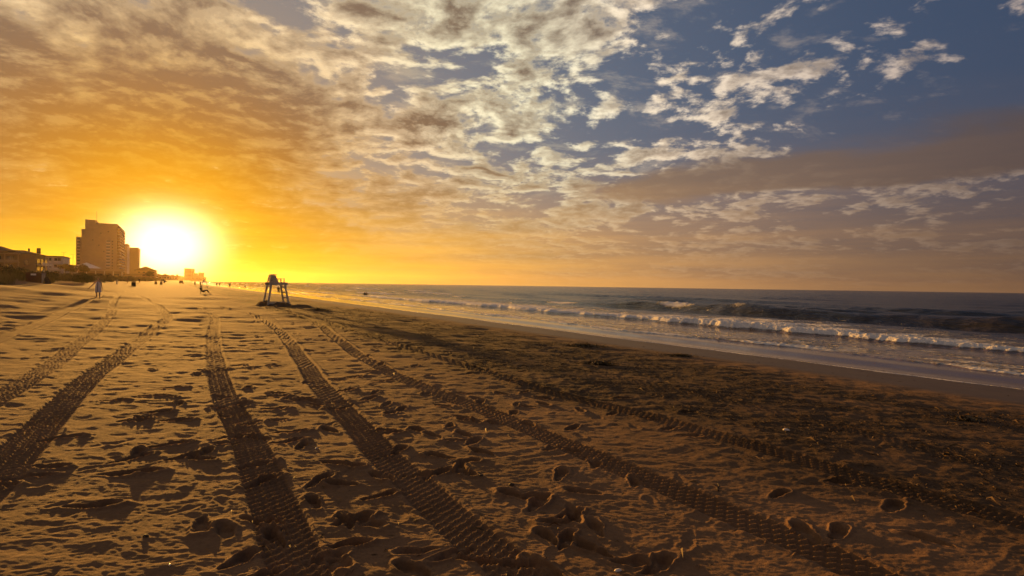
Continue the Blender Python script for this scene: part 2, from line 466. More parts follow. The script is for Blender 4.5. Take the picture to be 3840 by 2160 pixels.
    # old, half blown-in prints everywhere above the swash
    for _ in range(430):
        rc = rng.uniform(3.2, 10) if rng.random() < 0.4 else rng.uniform(8, 34)
        ac = rad(rng.uniform(-44, 40))
        cx, cy = rc * math.sin(ac), rc * math.cos(ac)
        nn = cx * NX + cy * NY
        if nn > 10.5:
            continue
        footprint(cx, cy, rng.uniform(0, 6.3), rng.uniform(.2, .38), rng.uniform(.10, .17), rng.uniform(.005, .013), 0.9)
    # wheel ruts
    for ti, (pts, width, depth, kind) in enumerate(TRACKS):
        c = catmull(pts, 0.2)
        c = c + np.stack([0.03 * gnoise(np.arange(len(c)) * 0.07, np.full(len(c), ti * 3.1), 60), np.zeros(len(c))], 1)
        u0 = 0.0
        half = width / 2
        best = np.full(x.shape, 9e9, np.float32)
        for i in range(len(c) - 1):
            p, q = c[i], c[i + 1]
            d = q - p
            L = float(np.hypot(*d))
            if L < 1e-5:
                continue
            w = window((p[0] + q[0]) / 2, (p[1] + q[1]) / 2, L / 2 + width * 0.95)
            X, Y = x[w] - p[0], y[w] - p[1]
            if X.size:
                u = (X * d[0] + Y * d[1]) / L
                v = (X * d[1] - Y * d[0]) / L
                m = (u >= 0) & (u < L) & (np.abs(v) < width * 0.95) & (np.abs(v) < best[w])
                if m.any():
                    um, vm = u[m] + u0, v[m]
                    best[w][m] = np.abs(vm)
                    sp = rr[w][m] ** 2 / (918 * 2.0)
                    tf = np.clip(2.0 - sp / 1.2, 0.0, 1.0)       # tread only where the mesh can carry it
                    hv = half * (1 + .07 * gnoise(um * 1.3, np.sign(vm) * 4 + ti, 62) + .02 * gnoise(um * 5.0, np.sign(vm) * 4 + ti, 63))
                    ins = sstep(-np.abs(vm), -hv - 0.012, -hv + 0.02)
                    lv = np.log2(np.maximum(rr[w][m] ** 2 / (918 * 2.6) * 3.0 / .085, 1e-3))
                    lev = np.clip(np.ceil(lv), 0, 5)
                    tr = tread(um, vm, kind, half, 2.0 ** lev)
                    blur = 0.28 + 0.35 * np.exp(-((np.abs((vm / half * 2.5) % 1.0 - 0.5) - 0.5) / 0.14) ** 2)
                    far_t = .9 * sstep(lv, -.4, 2.6)
                    tr = tr * tf + blur * (1 - tf)
                    tr = tr * (1 - far_t) + far_t * (np.minimum(.56 + .16 * lev, 1.0) * tr + .5 * (blur - .28))
                    worn = np.clip(0.95 + 0.45 * gnoise(um * 0.35, um * 0 + ti * 7.7, 61) + .32 * gnoise(x[w][m] * 2.6, y[w][m] * 2.6, 64), 0.35, 1.0)
                    flat = base_height(x[w][m], y[w][m]) + 0.35 * dz[w][m]
                    dp = 0.022 * depth * (1 + 1.4 * sstep(rr[w][m], 16, 34))
                    new = flat - dp + dp * 1.05 * tr * worn + dp * 0.3 * (1 - worn)
                    lip = (0.02 if kind == 2 else 0.010) * depth * np.exp(-((np.abs(vm) - half - 0.035) / (0.05 if kind == 2 else 0.03)) ** 2)
                    zz = z[w]
                    zz[m] = zz[m] * (1 - ins) + new * ins + lip
                    z[w] = zz
            u0 += L
    # fresh prints
    for i, (cx, cy) in enumerate(PRINTS):
        left_trail = cx < -2.2
        ang = (math.radians(66) if left_trail else math.radians(rng.choice([-35, 20, 60, -60, 100]))) + rng.normal(0, .25)
        footprint(cx, cy, ang, rng.uniform(.27, .36) * (1.15 if left_trail else 1.0), rng.uniform(.105, .15), rng.uniform(.036, .055), 0.24)
    for k in range(240):
        rc, ac = (rng.uniform(3.4, 9), rad(rng.uniform(-30, 14))) if k < 45 else (rng.uniform(6, 26), rad(rng.uniform(-34, 18)))
        cx, cy = rc * math.sin(ac), rc * math.cos(ac)
        if cx * NX + cy * NY > 6.5:
            continue
        footprint(cx, cy, rng.uniform(0, 6.3), rng.uniform(.26, .36), rng.uniform(.10, .16), rng.uniform(.03, .05), 0.4)
    # heaps of sand at the lifeguard stand and a small heap further back
    for hx, hy, hr, hh in ((-18.15, 41.05, .75, .32), (-16.75, 40.65, .8, .26), (-17.5, 41.3, 1.6, .1), (-44.6, 71.9, 1.2, .42), (-16.0, 42.3, .8, .16)):
        w = window(hx, hy, hr * 2.2)
        q = np.hypot(x[w] - hx, y[w] - hy) / hr
        z[w] += hh * np.exp(-q * q * 1.6) * (1 + 0.35 * gnoise(x[w] * 3, y[w] * 3, 71))

    co = np.stack([x, y, z], -1).reshape(-1, 3)
    idx = np.arange(nr * na).reshape(nr, na)
    f = np.stack([idx[:-1, :-1], idx[:-1, 1:], idx[1:, 1:], idx[1:, :-1]], -1)
    nc = (n[:-1, :-1] + n[1:, 1:]) / 2
    keep = (nc < 34)
    f = f[keep][:, ::-1]
    wrap = np.stack([idx[:-1, -1], idx[:-1, 0], idx[1:, 0], idx[1:, -1]], -1)[:, ::-1]
    f = np.concatenate([f.reshape(-1, 4), wrap[(n[:-1, 0] < 34)]])
    used = np.zeros(len(co), bool)
    used[f.ravel()] = True
    remap = np.cumsum(used) - 1
    return co[used], remap[f], {'wet': wet.ravel()[used], 'litter': litter.ravel()[used], 'dune': dune.ravel()[used]}


def mesh_from(name, co, faces, attrs=None, smooth=True):
    me = bpy.data.meshes.new(name)
    co = np.asarray(co, np.float32)
    faces = np.asarray(faces, np.int32)
    k = faces.shape[1]
    me.vertices.add(len(co))
    me.vertices.foreach_set('co', co.ravel())
    me.loops.add(faces.size)
    me.loops.foreach_set('vertex_index', faces.ravel())
    me.polygons.add(len(faces))
    me.polygons.foreach_set('loop_start', np.arange(0, faces.size, k, dtype=np.int32))
    me.polygons.foreach_set('loop_total', np.full(len(faces), k, np.int32))
    me.update(calc_edges=True)
    if smooth:
        me.polygons.foreach_set('use_smooth', np.ones(len(faces), bool))
    for a, v in (attrs or {}).items():
        at = me.attributes.new(a, 'FLOAT', 'POINT')
        at.data.foreach_set('value', np.asarray(v, np.float32))
    me.validate()
    return me


def link_mesh(name, me, mat, parent=None, **props):
    o = bpy.data.objects.new(name, me)
    if mat is not None and not me.materials:
        me.materials.append(mat)
    col.objects.link(o)
    if parent is not None:
        o.parent = parent
    for k, v in props.items():
        o[k] = v
    return o


# ------------------------------------------------------------------ materials
def material(name):
    m = bpy.data.materials.new(name)
    m.use_nodes = True
    t = m.node_tree
    t.nodes.clear()
    N = NT(t)
    b = N.node('ShaderNodeBsdfPrincipled')
    o = N.node('ShaderNodeOutputMaterial')
    N.link(b.outputs[0], o.inputs[0])
    return m, N, b


def attr(N, name):
    n = N.node('ShaderNodeAttribute')
    n.attribute_name = name
    return n.outputs['Fac']


def sand_material():
    m, N, b = material('sand')
    pos = N.node('ShaderNodeNewGeometry').outputs['Position']
    wet, lit, dune = attr(N, 'wet'), attr(N, 'litter'), attr(N, 'dune')
    n1 = N.noise(pos, 1.1, 5, .6)
    n2 = N.noise(pos, 38.0, 4, .65)
    n3 = N.noise(pos, 240.0, 2, .5)
    dry = N.mix(N.smooth(n1, .3, .7), (.165, .092, .048), (.215, .123, .067))
    dry = N.mix(N.m('MULTIPLY', N.smooth(n2, .42, .75), .5), dry, (.108, .062, .032))
    spk = N.smooth(n3, .66, .74)
    dry = N.mix(N.m('MULTIPLY', spk, .55), dry, (.10, .07, .045))
    lt = N.mix(N.smooth(n2, .35, .65), (.032, .019, .010), (.085, .050, .025))
    c = N.mix(N.m('MULTIPLY', lit, .95), dry, lt)
    wetc = N.mix(N.smooth(n1, .3, .7), (.075, .048, .029), (.10, .066, .040))
    c = N.mix(wet, c, wetc)
    N.put(b.inputs['Base Color'], c)
    N.put(b.inputs['Roughness'], N.lin(wet, 0, 1, .95, .62))
    N.put(b.inputs['Specular IOR Level'], N.lin(wet, 0, 1, .15, .28))
    h1 = N.noise(pos, 26.0, 3, .6)
    h2 = N.noise(pos, 7.0, 3, .6)
    cam_d = N.v('LENGTH', pos)
    h0 = N.noise(N.v('MULTIPLY', pos, (.7, 1.2, 1.0)), 2.2, 4, .6)
    h = N.m('ADD', N.m('MULTIPLY', h1, .8), h2)
    h = N.m('ADD', h, N.m('MULTIPLY', h0, N.lin(cam_d, 6, 26, 0.0, 5.0)))
    hh = N.m('ADD', N.m('ADD', h, N.m('MULTIPLY', N.noise(pos, 75.0, 3, .6), .35)), N.m('MULTIPLY', n3, .40))
    bp = N.node('ShaderNodeBump')
    N.put(bp.inputs['Strength'], N.m('MULTIPLY', N.lin(wet, 0, 1, .85, .02), 1.0))
    bp.inputs['Distance'].default_value = .012
    N.put(bp.inputs['Height'], hh)
    N.link(bp.outputs[0], b.inputs['Normal'])
    return m


def sea_material():
    m, N, b = material('sea_water')
    pos = N.node('ShaderNodeNewGeometry').outputs['Position']
    foam, shal = attr(N, 'foam'), attr(N, 'shallow')
    n1 = N.noise(pos, 5.0, 6, .7, 1.2)
    n2 = N.noise(pos, 1.3, 5, .6, .8)
    fm = N.m('ADD', foam, N.m('MULTIPLY', N.m('SUBTRACT', n1, .5), 1.3))
    fm = N.smooth(N.m('ADD', fm, N.m('MULTIPLY', N.m('SUBTRACT', n2, .5), .5)), .38, .72)
    fm = N.m('MULTIPLY', fm, N.smooth(foam, 0.02, .2))
    deep = N.mix(N.smooth(n2, .35, .65), (.016, .015, .010), (.028, .024, .016))
    wc = N.mix(shal, deep, (.170, .112, .066))
    N.put(b.inputs['Base Color'], N.mix(fm, wc, (.82, .79, .77)))
    N.put(b.inputs['Roughness'], N.lin(fm, 0, 1, N.lin(shal, 0, 1, .26, .10), .85))
    b.inputs['IOR'].default_value = 1.33
    vr = N.node('ShaderNodeVectorRotate', rotation_type='Z_AXIS')
    N.put(vr.inputs['Vector'], pos)
    vr.inputs['Angle'].default_value = -TH
    pa = N.v('MULTIPLY', vr.outputs[0], (1.0, .45, 1.0))
    w1 = N.noise(pa, 2.6, 5, .62)
    w2 = N.noise(pa, 11.0, 3, .6)
    bp = N.node('ShaderNodeBump')
    w0 = N.noise(N.v('MULTIPLY', vr.outputs[0], (1.0, .30, 1.0)), .34, 4, .6)
    bp.inputs['Strength'].default_value = 1.0
    bp.inputs['Distance'].default_value = 1.0
    hs = N.m('ADD', N.m('MULTIPLY', w1, .16), N.m('MULTIPLY', w2, .04))
    hs = N.m('ADD', N.m('MULTIPLY', hs, N.lin(shal, 0, .8, 1.0, .05)), N.m('MULTIPLY', w0, N.lin(shal, 0, .6, 1.2, 0.0)))
    N.put(bp.inputs['Height'], N.m('ADD', hs, N.m('MULTIPLY', N.m('MULTIPLY', fm, N.noise(pos, 9.0, 5, .65)), .16)))
    N.link(bp.outputs[0], b.inputs['Normal'])
    return m


MAT_SAND = sand_material()
MAT_SEA = sea_material()

_co, _f, _at = build_beach()
beach = link_mesh('beach', mesh_from('beach', _co, _f, _at), MAT_SAND, kind='structure')
del _co, _f, _at


# ------------------------------------------------------------------ sea with its rows of surf
def build_sea():
    r = np.concatenate([np.linspace(4, 12, 30)[:-1],
                        1336.0 / np.linspace(1336 / 12.0, 1336 / 60.0, 480)[:-1],
                        1336.0 / np.linspace(1336 / 60.0, 1336 / 260.0, 130)[:-1],
                        np.geomspace(260, 5200, 60)])
    fine = np.linspace(-34, 50, 840)
    az = np.radians(np.concatenate([fine, np.linspace(51, 150, 70)]))
    nr, na = len(r), len(az)
    x = np.outer(r, np.sin(az))
    y = np.outer(r, np.cos(az))
    rr = np.broadcast_to(r[:, None], x.shape)
    s, n = shore(x, y)
    far = 1 - sstep(rr, 350, 900)
    wob = 0.9 * gnoise(s * .06, s * 0 + .5, 80) + .45 * gnoise(s * .19, s * 0 + 1.5, 81) + .2 * gnoise(s * .6, n * .3, 82)
    z = np.zeros_like(x)
    foam = np.zeros_like(x)
    open_ = sstep(n, 30, 60)
    # chop
    c1, c2 = n * .95 + .3 * gnoise(s * .1, n * .1, 83), s * .30
    z += (.030 * gnoise(c1 * .55, c2 * .55, 84) + .045 * open_ * gnoise(c1 * .20, c2 * .18, 85)) * (.25 + .75 * open_) * far
    z += (.016 + .05 * sstep(n, 28, 38)) * fbm(n * .9, s * .4, 86, 3) * (1 - sstep(rr, 60, 120)) * sstep(n, 21, 25)
    # swell lines, broken along their length
    for k, (n0, h, ln, sl) in enumerate([(58.5, .34, 3.0, 21), (71, .36, 3.4, 17), (86, .34, 3.8, 23), (103, .32, 4.2, 27), (124, .30, 4.6, 31), (150, .28, 5.2, 37), (182, .3, 6, 41), (220, .3, 7, 47), (270, .3, 8, 53)]):
        w = n0 + 2.4 * gnoise(s / sl, s * 0 + k * 5.1, 90 + k) + wob
        env = np.clip(.45 + 1.1 * gnoise(s / (sl * 1.1), s * 0 + k * 2.7, 110 + k), 0.05, 1.25)
        d = n - w
        z += 1.45 * h * env * np.where(d < 0, np.exp(-(d / (ln * .32)) ** 2), np.exp(-(d / ln) ** 2)) * far
    # far up the beach the outer bar breaks too
    for k, (n0, h) in enumerate([(38, .42), (50, .5), (64, .5)]):
        w = n0 + 2.0 * gnoise(s / 28., s * 0 + k * 3.3, 130 + k)
        env = sstep(s, 46, 74) * np.clip(.3 + 1.7 * gnoise(s / 34., s * 0 + 9.1 * k, 140 + k), 0, 1.2)
        d = n - w
        z += h * env * np.where(d < 0, np.exp(-(d / .7) ** 2), np.exp(-(d / 2.2) ** 2))
        foam = np.maximum(foam, sstep(env, .35, .8) * np.where(d < 0, np.exp(-(d / .9) ** 2), np.exp(-(d / 2.6) ** 2)) * (1 - sstep(s, 700, 1500)))
    # C: the green wave about to break
    nC = 46.2 + 1.3 * gnoise(s / 19., s * 0 + 4.2, 150) + .4 * wob
    envC = np.clip(1.0 + .35 * gnoise(s / 9., s * 0 + .7, 151), .5, 1.4) * (1 - .72 * sstep(s, 47, 62)) * (.75 + .25 * sstep(s, -10, 12))
    d = n - nC
    z += .86 * envC * np.where(d < 0, np.exp(-np.abs(d / 1.25) ** 2.4), np.exp(-(d / 3.0) ** 2))
    z -= .16 * np.exp(-((n - nC + 3.2) / 1.6) ** 2) * envC
    spl = np.exp(-((s - 41.5) / 2.6) ** 2) + .5 * np.exp(-((s - 33.0) / 1.2) ** 2)
    foam = np.maximum(foam, np.clip(spl, 0, 1) * np.exp(-((d + .35) / .75) ** 2) * 1.1)
    z += spl * np.exp(-(d / .6) ** 2) * (.12 + .22 * np.abs(gnoise(s * 2.2, n * 2.2, 152)))
    lace = np.abs(gnoise(s * .55, n * .9 + s * .2, 153))
    foam = np.maximum(foam, np.exp(-(lace / .07) ** 2) * np.exp(-((d + 1.4) / 1.7) ** 2) * .45 * sstep(s, 14, 20))
    foam = np.maximum(foam, sstep(s, 50, 64) * np.exp(-((d + .6) / 1.2) ** 2) * np.clip(.2 + 1.5 * gnoise(s / 11., s * 0, 154), 0, 1))
    # B: the broken wave rolling in
    nB = 29.0 + 1.0 * gnoise(s / 13., s * 0 + 6.2, 160) + .45 * gnoise(s / 3.4, s * 0 + 2.2, 161) + .20 * gnoise(s * 1.1, s * 0 + 2.9, 162) + .12 * gnoise(s * 2.9, s * 0 + 1.9, 168) + .06 * gnoise(s * 6.5, s * 0 + 7.9, 169)
    envB = np.clip(.95 + .5 * gnoise(s / 15., s * 0 + 3.9, 163), .35, 1.3) * (1 - .55 * sstep(s, 60, 110))
    d = n - nB
    front = sstep(d, -.42, .30)
    z += .26 * envB * front * np.exp(-np.maximum(d, 0) / 26.0) * (1 - sstep(n, 37, 43))
    lump = np.abs(fbm(s * 1.5, n * 1.5, 164, 3, .6))
    roll = front * np.exp(-np.maximum(d - .3, 0) / 1.1)
    z += .13 * envB * (.55 * roll + .45 * front * np.clip(1 - d / 9, 0, 1)) * (lump * .5 + .55 * np.abs(fbm(s * 4.5, n * 4.5, 166, 2, .6)))
    foam = np.maximum(foam, envB * (1.15 * roll + front * np.clip(1.05 - d * .075, 0, 1) * np.clip(.80 + .7 * gnoise(s * .5, n * .35, 165) + .3 * gnoise(s * 1.6, n * 1.2, 167), 0, 1)))
    # A: the small foam line before the beach
    nA = 21.4 + .7 * gnoise(s / 9., s * 0 + 1.1, 170) + .28 * gnoise(s / 2.1, s * 0 + 5.5, 171) + .12 * gnoise(s * 1.3, s * 0, 172)
    d = n - nA
    frA = sstep(d, -.12, .16)
    lumpA = np.abs(fbm(s * 2.6, n * 2.6, 173, 2, .6))
    z += frA * np.exp(-np.maximum(d, 0) / 9.0) * (1 - sstep(n, 25.5, 28)) * (.055 + .04 * lumpA) * np.clip(.8 + .7 * gnoise(s / 6., s * 0 + 8.8, 174), .2, 1.3)
    foam = np.maximum(foam, frA * np.exp(-np.maximum(d - .1, 0) / 1.5) * np.clip(.75 + .8 * gnoise(s / 4., s * 0 + 2.8, 175), .15, 1.1))
    foam = np.maximum(foam, .62 * sstep(n, 21.6, 22.6) * (1 - .6 * sstep(n, 25, 29)) * (1 - sstep(n, 29, 31)) * np.clip(.55 + 1.0 * fbm(s * .45, n * .55, 176, 3), 0, 1))
    # the thin sheet running up the sand and its bright lip
    lip = 17.75 + .5 * gnoise(s / 7., s * 0 + 4.4, 180) + .16 * gnoise(s / 1.7, s * 0 + 3.1, 181)
    foam = np.maximum(foam, np.exp(-((n - lip - .12) / .14) ** 2) * np.clip(.8 + .8 * gnoise(s / 5., s * 0 + 3.7, 182), .1, 1) * (1 - sstep(s, 40, 90)))
    zb = base_height(x, y)
    sheet = 1 - sstep(n, 18.6, 20.5)
    film = np.where(n > lip, .014, -.05)
    film = -.04 + .054 * sstep(n - lip, -.06, .05)
    z = z * sstep(n, 18.0, 20.0)
    zz = np.maximum(SEA + z, zb + .02)
    zz = zz * (1 - sheet) + (zb + film) * sheet
    shallow = 1 - sstep(n, 21, 42)
    shallow = shallow * .85 + .15 * (1 - sstep(n, 40, 70))
    co = np.stack([x, y, zz], -1).reshape(-1, 3)
    idx = np.arange(nr * na).reshape(nr, na)
    f = np.stack([idx[:-1, :-1], idx[:-1, 1:], idx[1:, 1:], idx[1:, :-1]], -1)[:, :, ::-1]
    nc = np.minimum(np.minimum(n[:-1, :-1], n[1:, 1:]), np.minimum(n[1:, :-1], n[:-1, 1:]))
    nm = np.maximum(np.maximum(n[:-1, :-1], n[1:, 1:]), np.maximum(n[1:, :-1], n[:-1, 1:]))
    f = f[nm > 16.6]
    used = np.zeros(len(co), bool)
    used[f.ravel()] = True
    remap = np.cumsum(used) - 1
    return co[used], remap[f], {'foam': np.clip(foam, 0, 1.2).ravel()[used], 'shallow': shallow.ravel()[used]}


_co, _f, _at = build_sea()
sea = link_mesh('sea', mesh_from('sea', _co, _f, _at), MAT_SEA, kind='structure')
del _co, _f, _at


# ------------------------------------------------------------------ mesh building helpers
class MB:
    def __init__(self):
        self.v, self.f = [], []

    def add(self, vs, fs):
        o = len(self.v)
        self.v += [tuple(p) for p in vs]
        self.f += [tuple(i + o for i in q) for q in fs]
        return self

    def box(self, x0, x1, y0, y1, z0, z1):
        vs = [(x, y, z) for z in (z0, z1) for y in (y0, y1) for x in (x0, x1)]
        return self.add(vs, [(0, 2, 3, 1), (4, 5, 7, 6), (0, 1, 5, 4), (2, 6, 7, 3), (0, 4, 6, 2), (1, 3, 7, 5)])

    def beam(self, p, q, w, h, up=(0, 0, 1)):
        p, q = Vector(p), Vector(q)
        d = (q - p).normalized()
        u = Vector(up)
        if abs(d.dot(u)) > .97:
            u = Vector((1, 0, 0))
        a = d.cross(u).normalized() * (w / 2)
        b = a.cross(d).normalized() * (h / 2)
        vs = [e + i * a + j * b for e in (p, q) for j in (-1, 1) for i in (-1, 1)]
        return self.add(vs, [(0, 1, 3, 2), (4, 6, 7, 5), (0, 4, 5, 1), (2, 3, 7, 6), (0, 2, 6, 4), (1, 5, 7, 3)])

    def tube(self, pts, rads, seg=8, cap=True):
        pts = [Vector(p) for p in pts]
        rings = []
        for i, p in enumerate(pts):
            d = (pts[min(i + 1, len(pts) - 1)] - pts[max(i - 1, 0)]).normalized()
            u = Vector((0, 0, 1)) if abs(d.z) < .9 else Vector((1, 0, 0))
            a = d.cross(u).normalized()
            b = a.cross(d)
            rings.append([p + rads[i] * (math.cos(t) * a + math.sin(t) * b) for t in (k * 2 * math.pi / seg for k in range(seg))])
        vs = [v for r_ in rings for v in r_]
        fs = []
        for i in range(len(pts) - 1):
            for k in range(seg):
                a0, a1 = i * seg + k, i * seg + (k + 1) % seg
                fs.append((a0, a1, a1 + seg, a0 + seg))
        if cap:
            fs.append(tuple(reversed(range(seg))))
            fs.append(tuple(range((len(pts) - 1) * seg, len(pts) * seg)))
        return self.add(vs, fs)

    def prism(self, poly, y0, y1):
        """poly in (x, z), pushed along y"""
        n = len(poly)
        vs = [(x, y0, z) for x, z in poly] + [(x, y1, z) for x, z in poly]
        fs = [tuple(range(n)), tuple(reversed(range(n, 2 * n)))]
        fs += [(i, i + n, (i + 1) % n + n, (i + 1) % n) for i in range(n)]
        return self.add(vs, fs)

    def build(self, name, mat, parent=None, smooth=False, loc=None, rotz=None, bevel=0.0, **props):
        me = bpy.data.meshes.new(name)
        me.from_pydata(self.v, [], self.f)
        bm = bmesh.new()
        bm.from_mesh(me)
        bmesh.ops.recalc_face_normals(bm, faces=bm.faces)
        if bevel:
            bmesh.ops.bevel(bm, geom=bm.edges[:], offset=bevel, segments=1, affect='EDGES', clamp_overlap=True)
        bm.to_mesh(me)
        bm.free()
        if smooth:
            me.polygons.foreach_set('use_smooth', [True] * len(me.polygons))
        o = link_mesh(name, me, mat, parent, **props)
        if loc is not None:
            o.location = loc
        if rotz is not None:
            o.rotation_euler = (0, 0, rotz)
        return o


def thing(name, label, cat, loc=(0, 0, 0), rotz=0.0, group=None):
    o = bpy.data.objects.new(name, None)
    o.empty_display_size = 0.2
    col.objects.link(o)
    o.location = loc
    o.rotation_euler = (0, 0, rotz)
    o['label'], o['category'] = label, cat
    if group:
        o['group'] = group
    return o


def tag(o, label, cat, group=None):
    o['label'], o['category'] = label, cat
    if group:
        o['group'] = group
    return o


def copy_thing(root, label, loc, rotz, group=None, scale=1.0):
    r_ = root.copy()
    col.objects.link(r_)
    r_.location, r_.rotation_euler = loc, (0, 0, rotz)
    r_.scale = (scale,) * 3
    r_['label'] = label
    if group:
        r_['group'] = group
    for ch in list(root.children):
        c = ch.copy()
        col.objects.link(c)
        c.parent = r_
        for g in list(ch.children):
            d = g.copy()
            col.objects.link(d)
            d.parent = c
    return r_


def paint(name, color, rough=.7, var=.25, scale=6.0, spec=.3, metallic=0.0, bump=0.0):
    m, N, b = material(name)
    pos = N.node('ShaderNodeTexCoord').outputs['Object']
    n = N.noise(pos, scale, 5, .62)
    lo = tuple(c * (1 - var) for c in color)
    hi = tuple(min(1, c * (1 + var * .5)) for c in color)
    N.put(b.inputs['Base Color'], N.mix(N.smooth(n, .3, .7), lo, hi))
    N.put(b.inputs['Roughness'], N.lin(n, .3, .7, max(.02, rough - .08), min(1, rough + .08)))
    b.inputs['Specular IOR Level'].default_value = spec
    b.inputs['Metallic'].default_value = metallic
    if bump:
        bp = N.node('ShaderNodeBump')
        bp.inputs['Strength'].default_value = .6
        bp.inputs['Distance'].default_value = bump
        N.put(bp.inputs['Height'], N.noise(pos, scale * 4, 4, .6))
        N.link(bp.outputs[0], b.inputs['Normal'])
    return m


def wood_paint(name, color, worn):
    m, N, b = material(name)
    pos = N.node('ShaderNodeTexCoord').outputs['Object']
    g = N.noise(N.v('MULTIPLY', pos, (1, 1, .25)), 14, 6, .7)
    w = N.smooth(N.noise(pos, 5, 5, .65), .5, .68)
    c = N.mix(N.smooth(g, .3, .7), tuple(k * .8 for k in color), color)
    N.put(b.inputs['Base Color'], N.mix(N.m('MULTIPLY', w, .7), c, worn))
    b.inputs['Roughness'].default_value = .65
    bp = N.node('ShaderNodeBump')
    bp.inputs['Strength'].default_value = .4
    bp.inputs['Distance'].default_value = .004
    N.put(bp.inputs['Height'], g)
    N.link(bp.outputs[0], b.inputs['Normal'])
    return m


def leafy(name, c0, c1, scale=2.0):
    m, N, b = material(name)
    pos = N.node('ShaderNodeNewGeometry').outputs['Position']
    n = N.noise(pos, scale, 4, .6)
    N.put(b.inputs['Base Color'], N.mix(N.smooth(n, .32, .68), c0, c1))
    b.inputs['Roughness'].default_value = .7
    b.inputs['Specular IOR Level'].default_value = .15
    return m


M = {
    'white_wood': wood_paint('weathered_white_wood', (.52, .47, .41), (.27, .23, .19)),
    'stucco': paint('pale_stucco', (.40, .29, .18), .85, .12, .4),
    'stucco_white': paint('white_stucco', (.66, .62, .58), .85, .1, .5),
    'stucco_tan': paint('tan_siding', (.26, .175, .10), .8, .15, .6),
    'concrete': paint('concrete', (.34, .26, .18), .85, .15, .8),
    'roof': paint('brown_shingle', (.10, .065, .045), .9, .3, 1.5),
    'glass': paint('window_glass', (.03, .03, .035), .08, .1, 1.0, spec=.6),
    'dark_metal': paint('dark_metal', (.04, .035, .03), .5, .2, 8),
    'rail': paint('white_railing', (.70, .66, .63), .6, .08, 2),
    'maroon': paint('maroon_board', (.075, .022, .020), .55, .3, 3),
    'grey_board': wood_paint('grey_plank', (.36, .31, .27), (.20, .16, .13)),
    'bag': paint('dark_canvas', (.035, .025, .022), .85, .3, 5, bump=.01),
    'plastic_white': paint('white_board', (.74, .73, .74), .5, .05, 4),
    'bin': paint('brown_bin', (.065, .045, .03), .55, .25, 5),
    'tent': paint('white_canvas', (.72, .68, .66), .75, .08, 1),
    'trunk': paint('bark', (.10, .075, .05), .9, .35, 5, bump=.02),
    'leaf': leafy('tree_leaves', (.030, .038, .014), (.075, .080, .028)),
    'shrub': leafy('shrub_leaves', (.030, .036, .016), (.085, .085, .032)),
    'grass': leafy('dune_grass', (.075, .070, .024), (.20, .165, .065), .5),
    'litter': leafy('dry_seaweed', (.050, .029, .012), (.16, .098, .040), 9),
    'weed': leafy('dark_seaweed', (.05, .033, .016), (.13, .09, .042), 12),
    'skin': paint('skin', (.42, .25, .17), .55, .1, 8),
    'dress': paint('white_dress', (.74, .67, .63), .8, .06, 5),
    'hair': paint('brown_hair', (.10, .045, .022), .6, .25, 20),
    'dark_cloth': paint('dark_cloth', (.022, .018, .018), .85, .2, 8),
    'navy_cloth': paint('navy_cloth', (.03, .035, .06), .85, .2, 8),
    'brown_cloth': paint('brown_cloth', (.11, .06, .035), .85, .2, 8),
    'grey_cloth': paint('grey_cloth', (.14, .12, .11), .85, .2, 8),
    'car_dark': paint('dark_car_paint', (.03, .026, .024), .25, .1, 1, spec=.5),
    'car_white': paint('white_car_paint', (.72, .70, .68), .25, .05, 1, spec=.5),
    'rubber': paint('rubber', (.02, .02, .02), .85, .2, 10),
    'chrome': paint('wheel_metal', (.45, .44, .42), .3, .1, 5, metallic=.9),
    'shell': paint('shell', (.72, .62, .52), .35, .2, 30),
    'pebble': paint('dark_pebble', (.05, .035, .025), .7, .3, 30),
    'twig': paint('twig', (.06, .04, .025), .85, .3, 30),
}
rnd = random.Random(4)


# ------------------------------------------------------------------ buildings behind the dune
def shore_thing(name, label, cat, x, y, z, group=None):
    return thing(name, label, cat, (x, y, z), TH, group)      # local x to the sea, local y along the beach


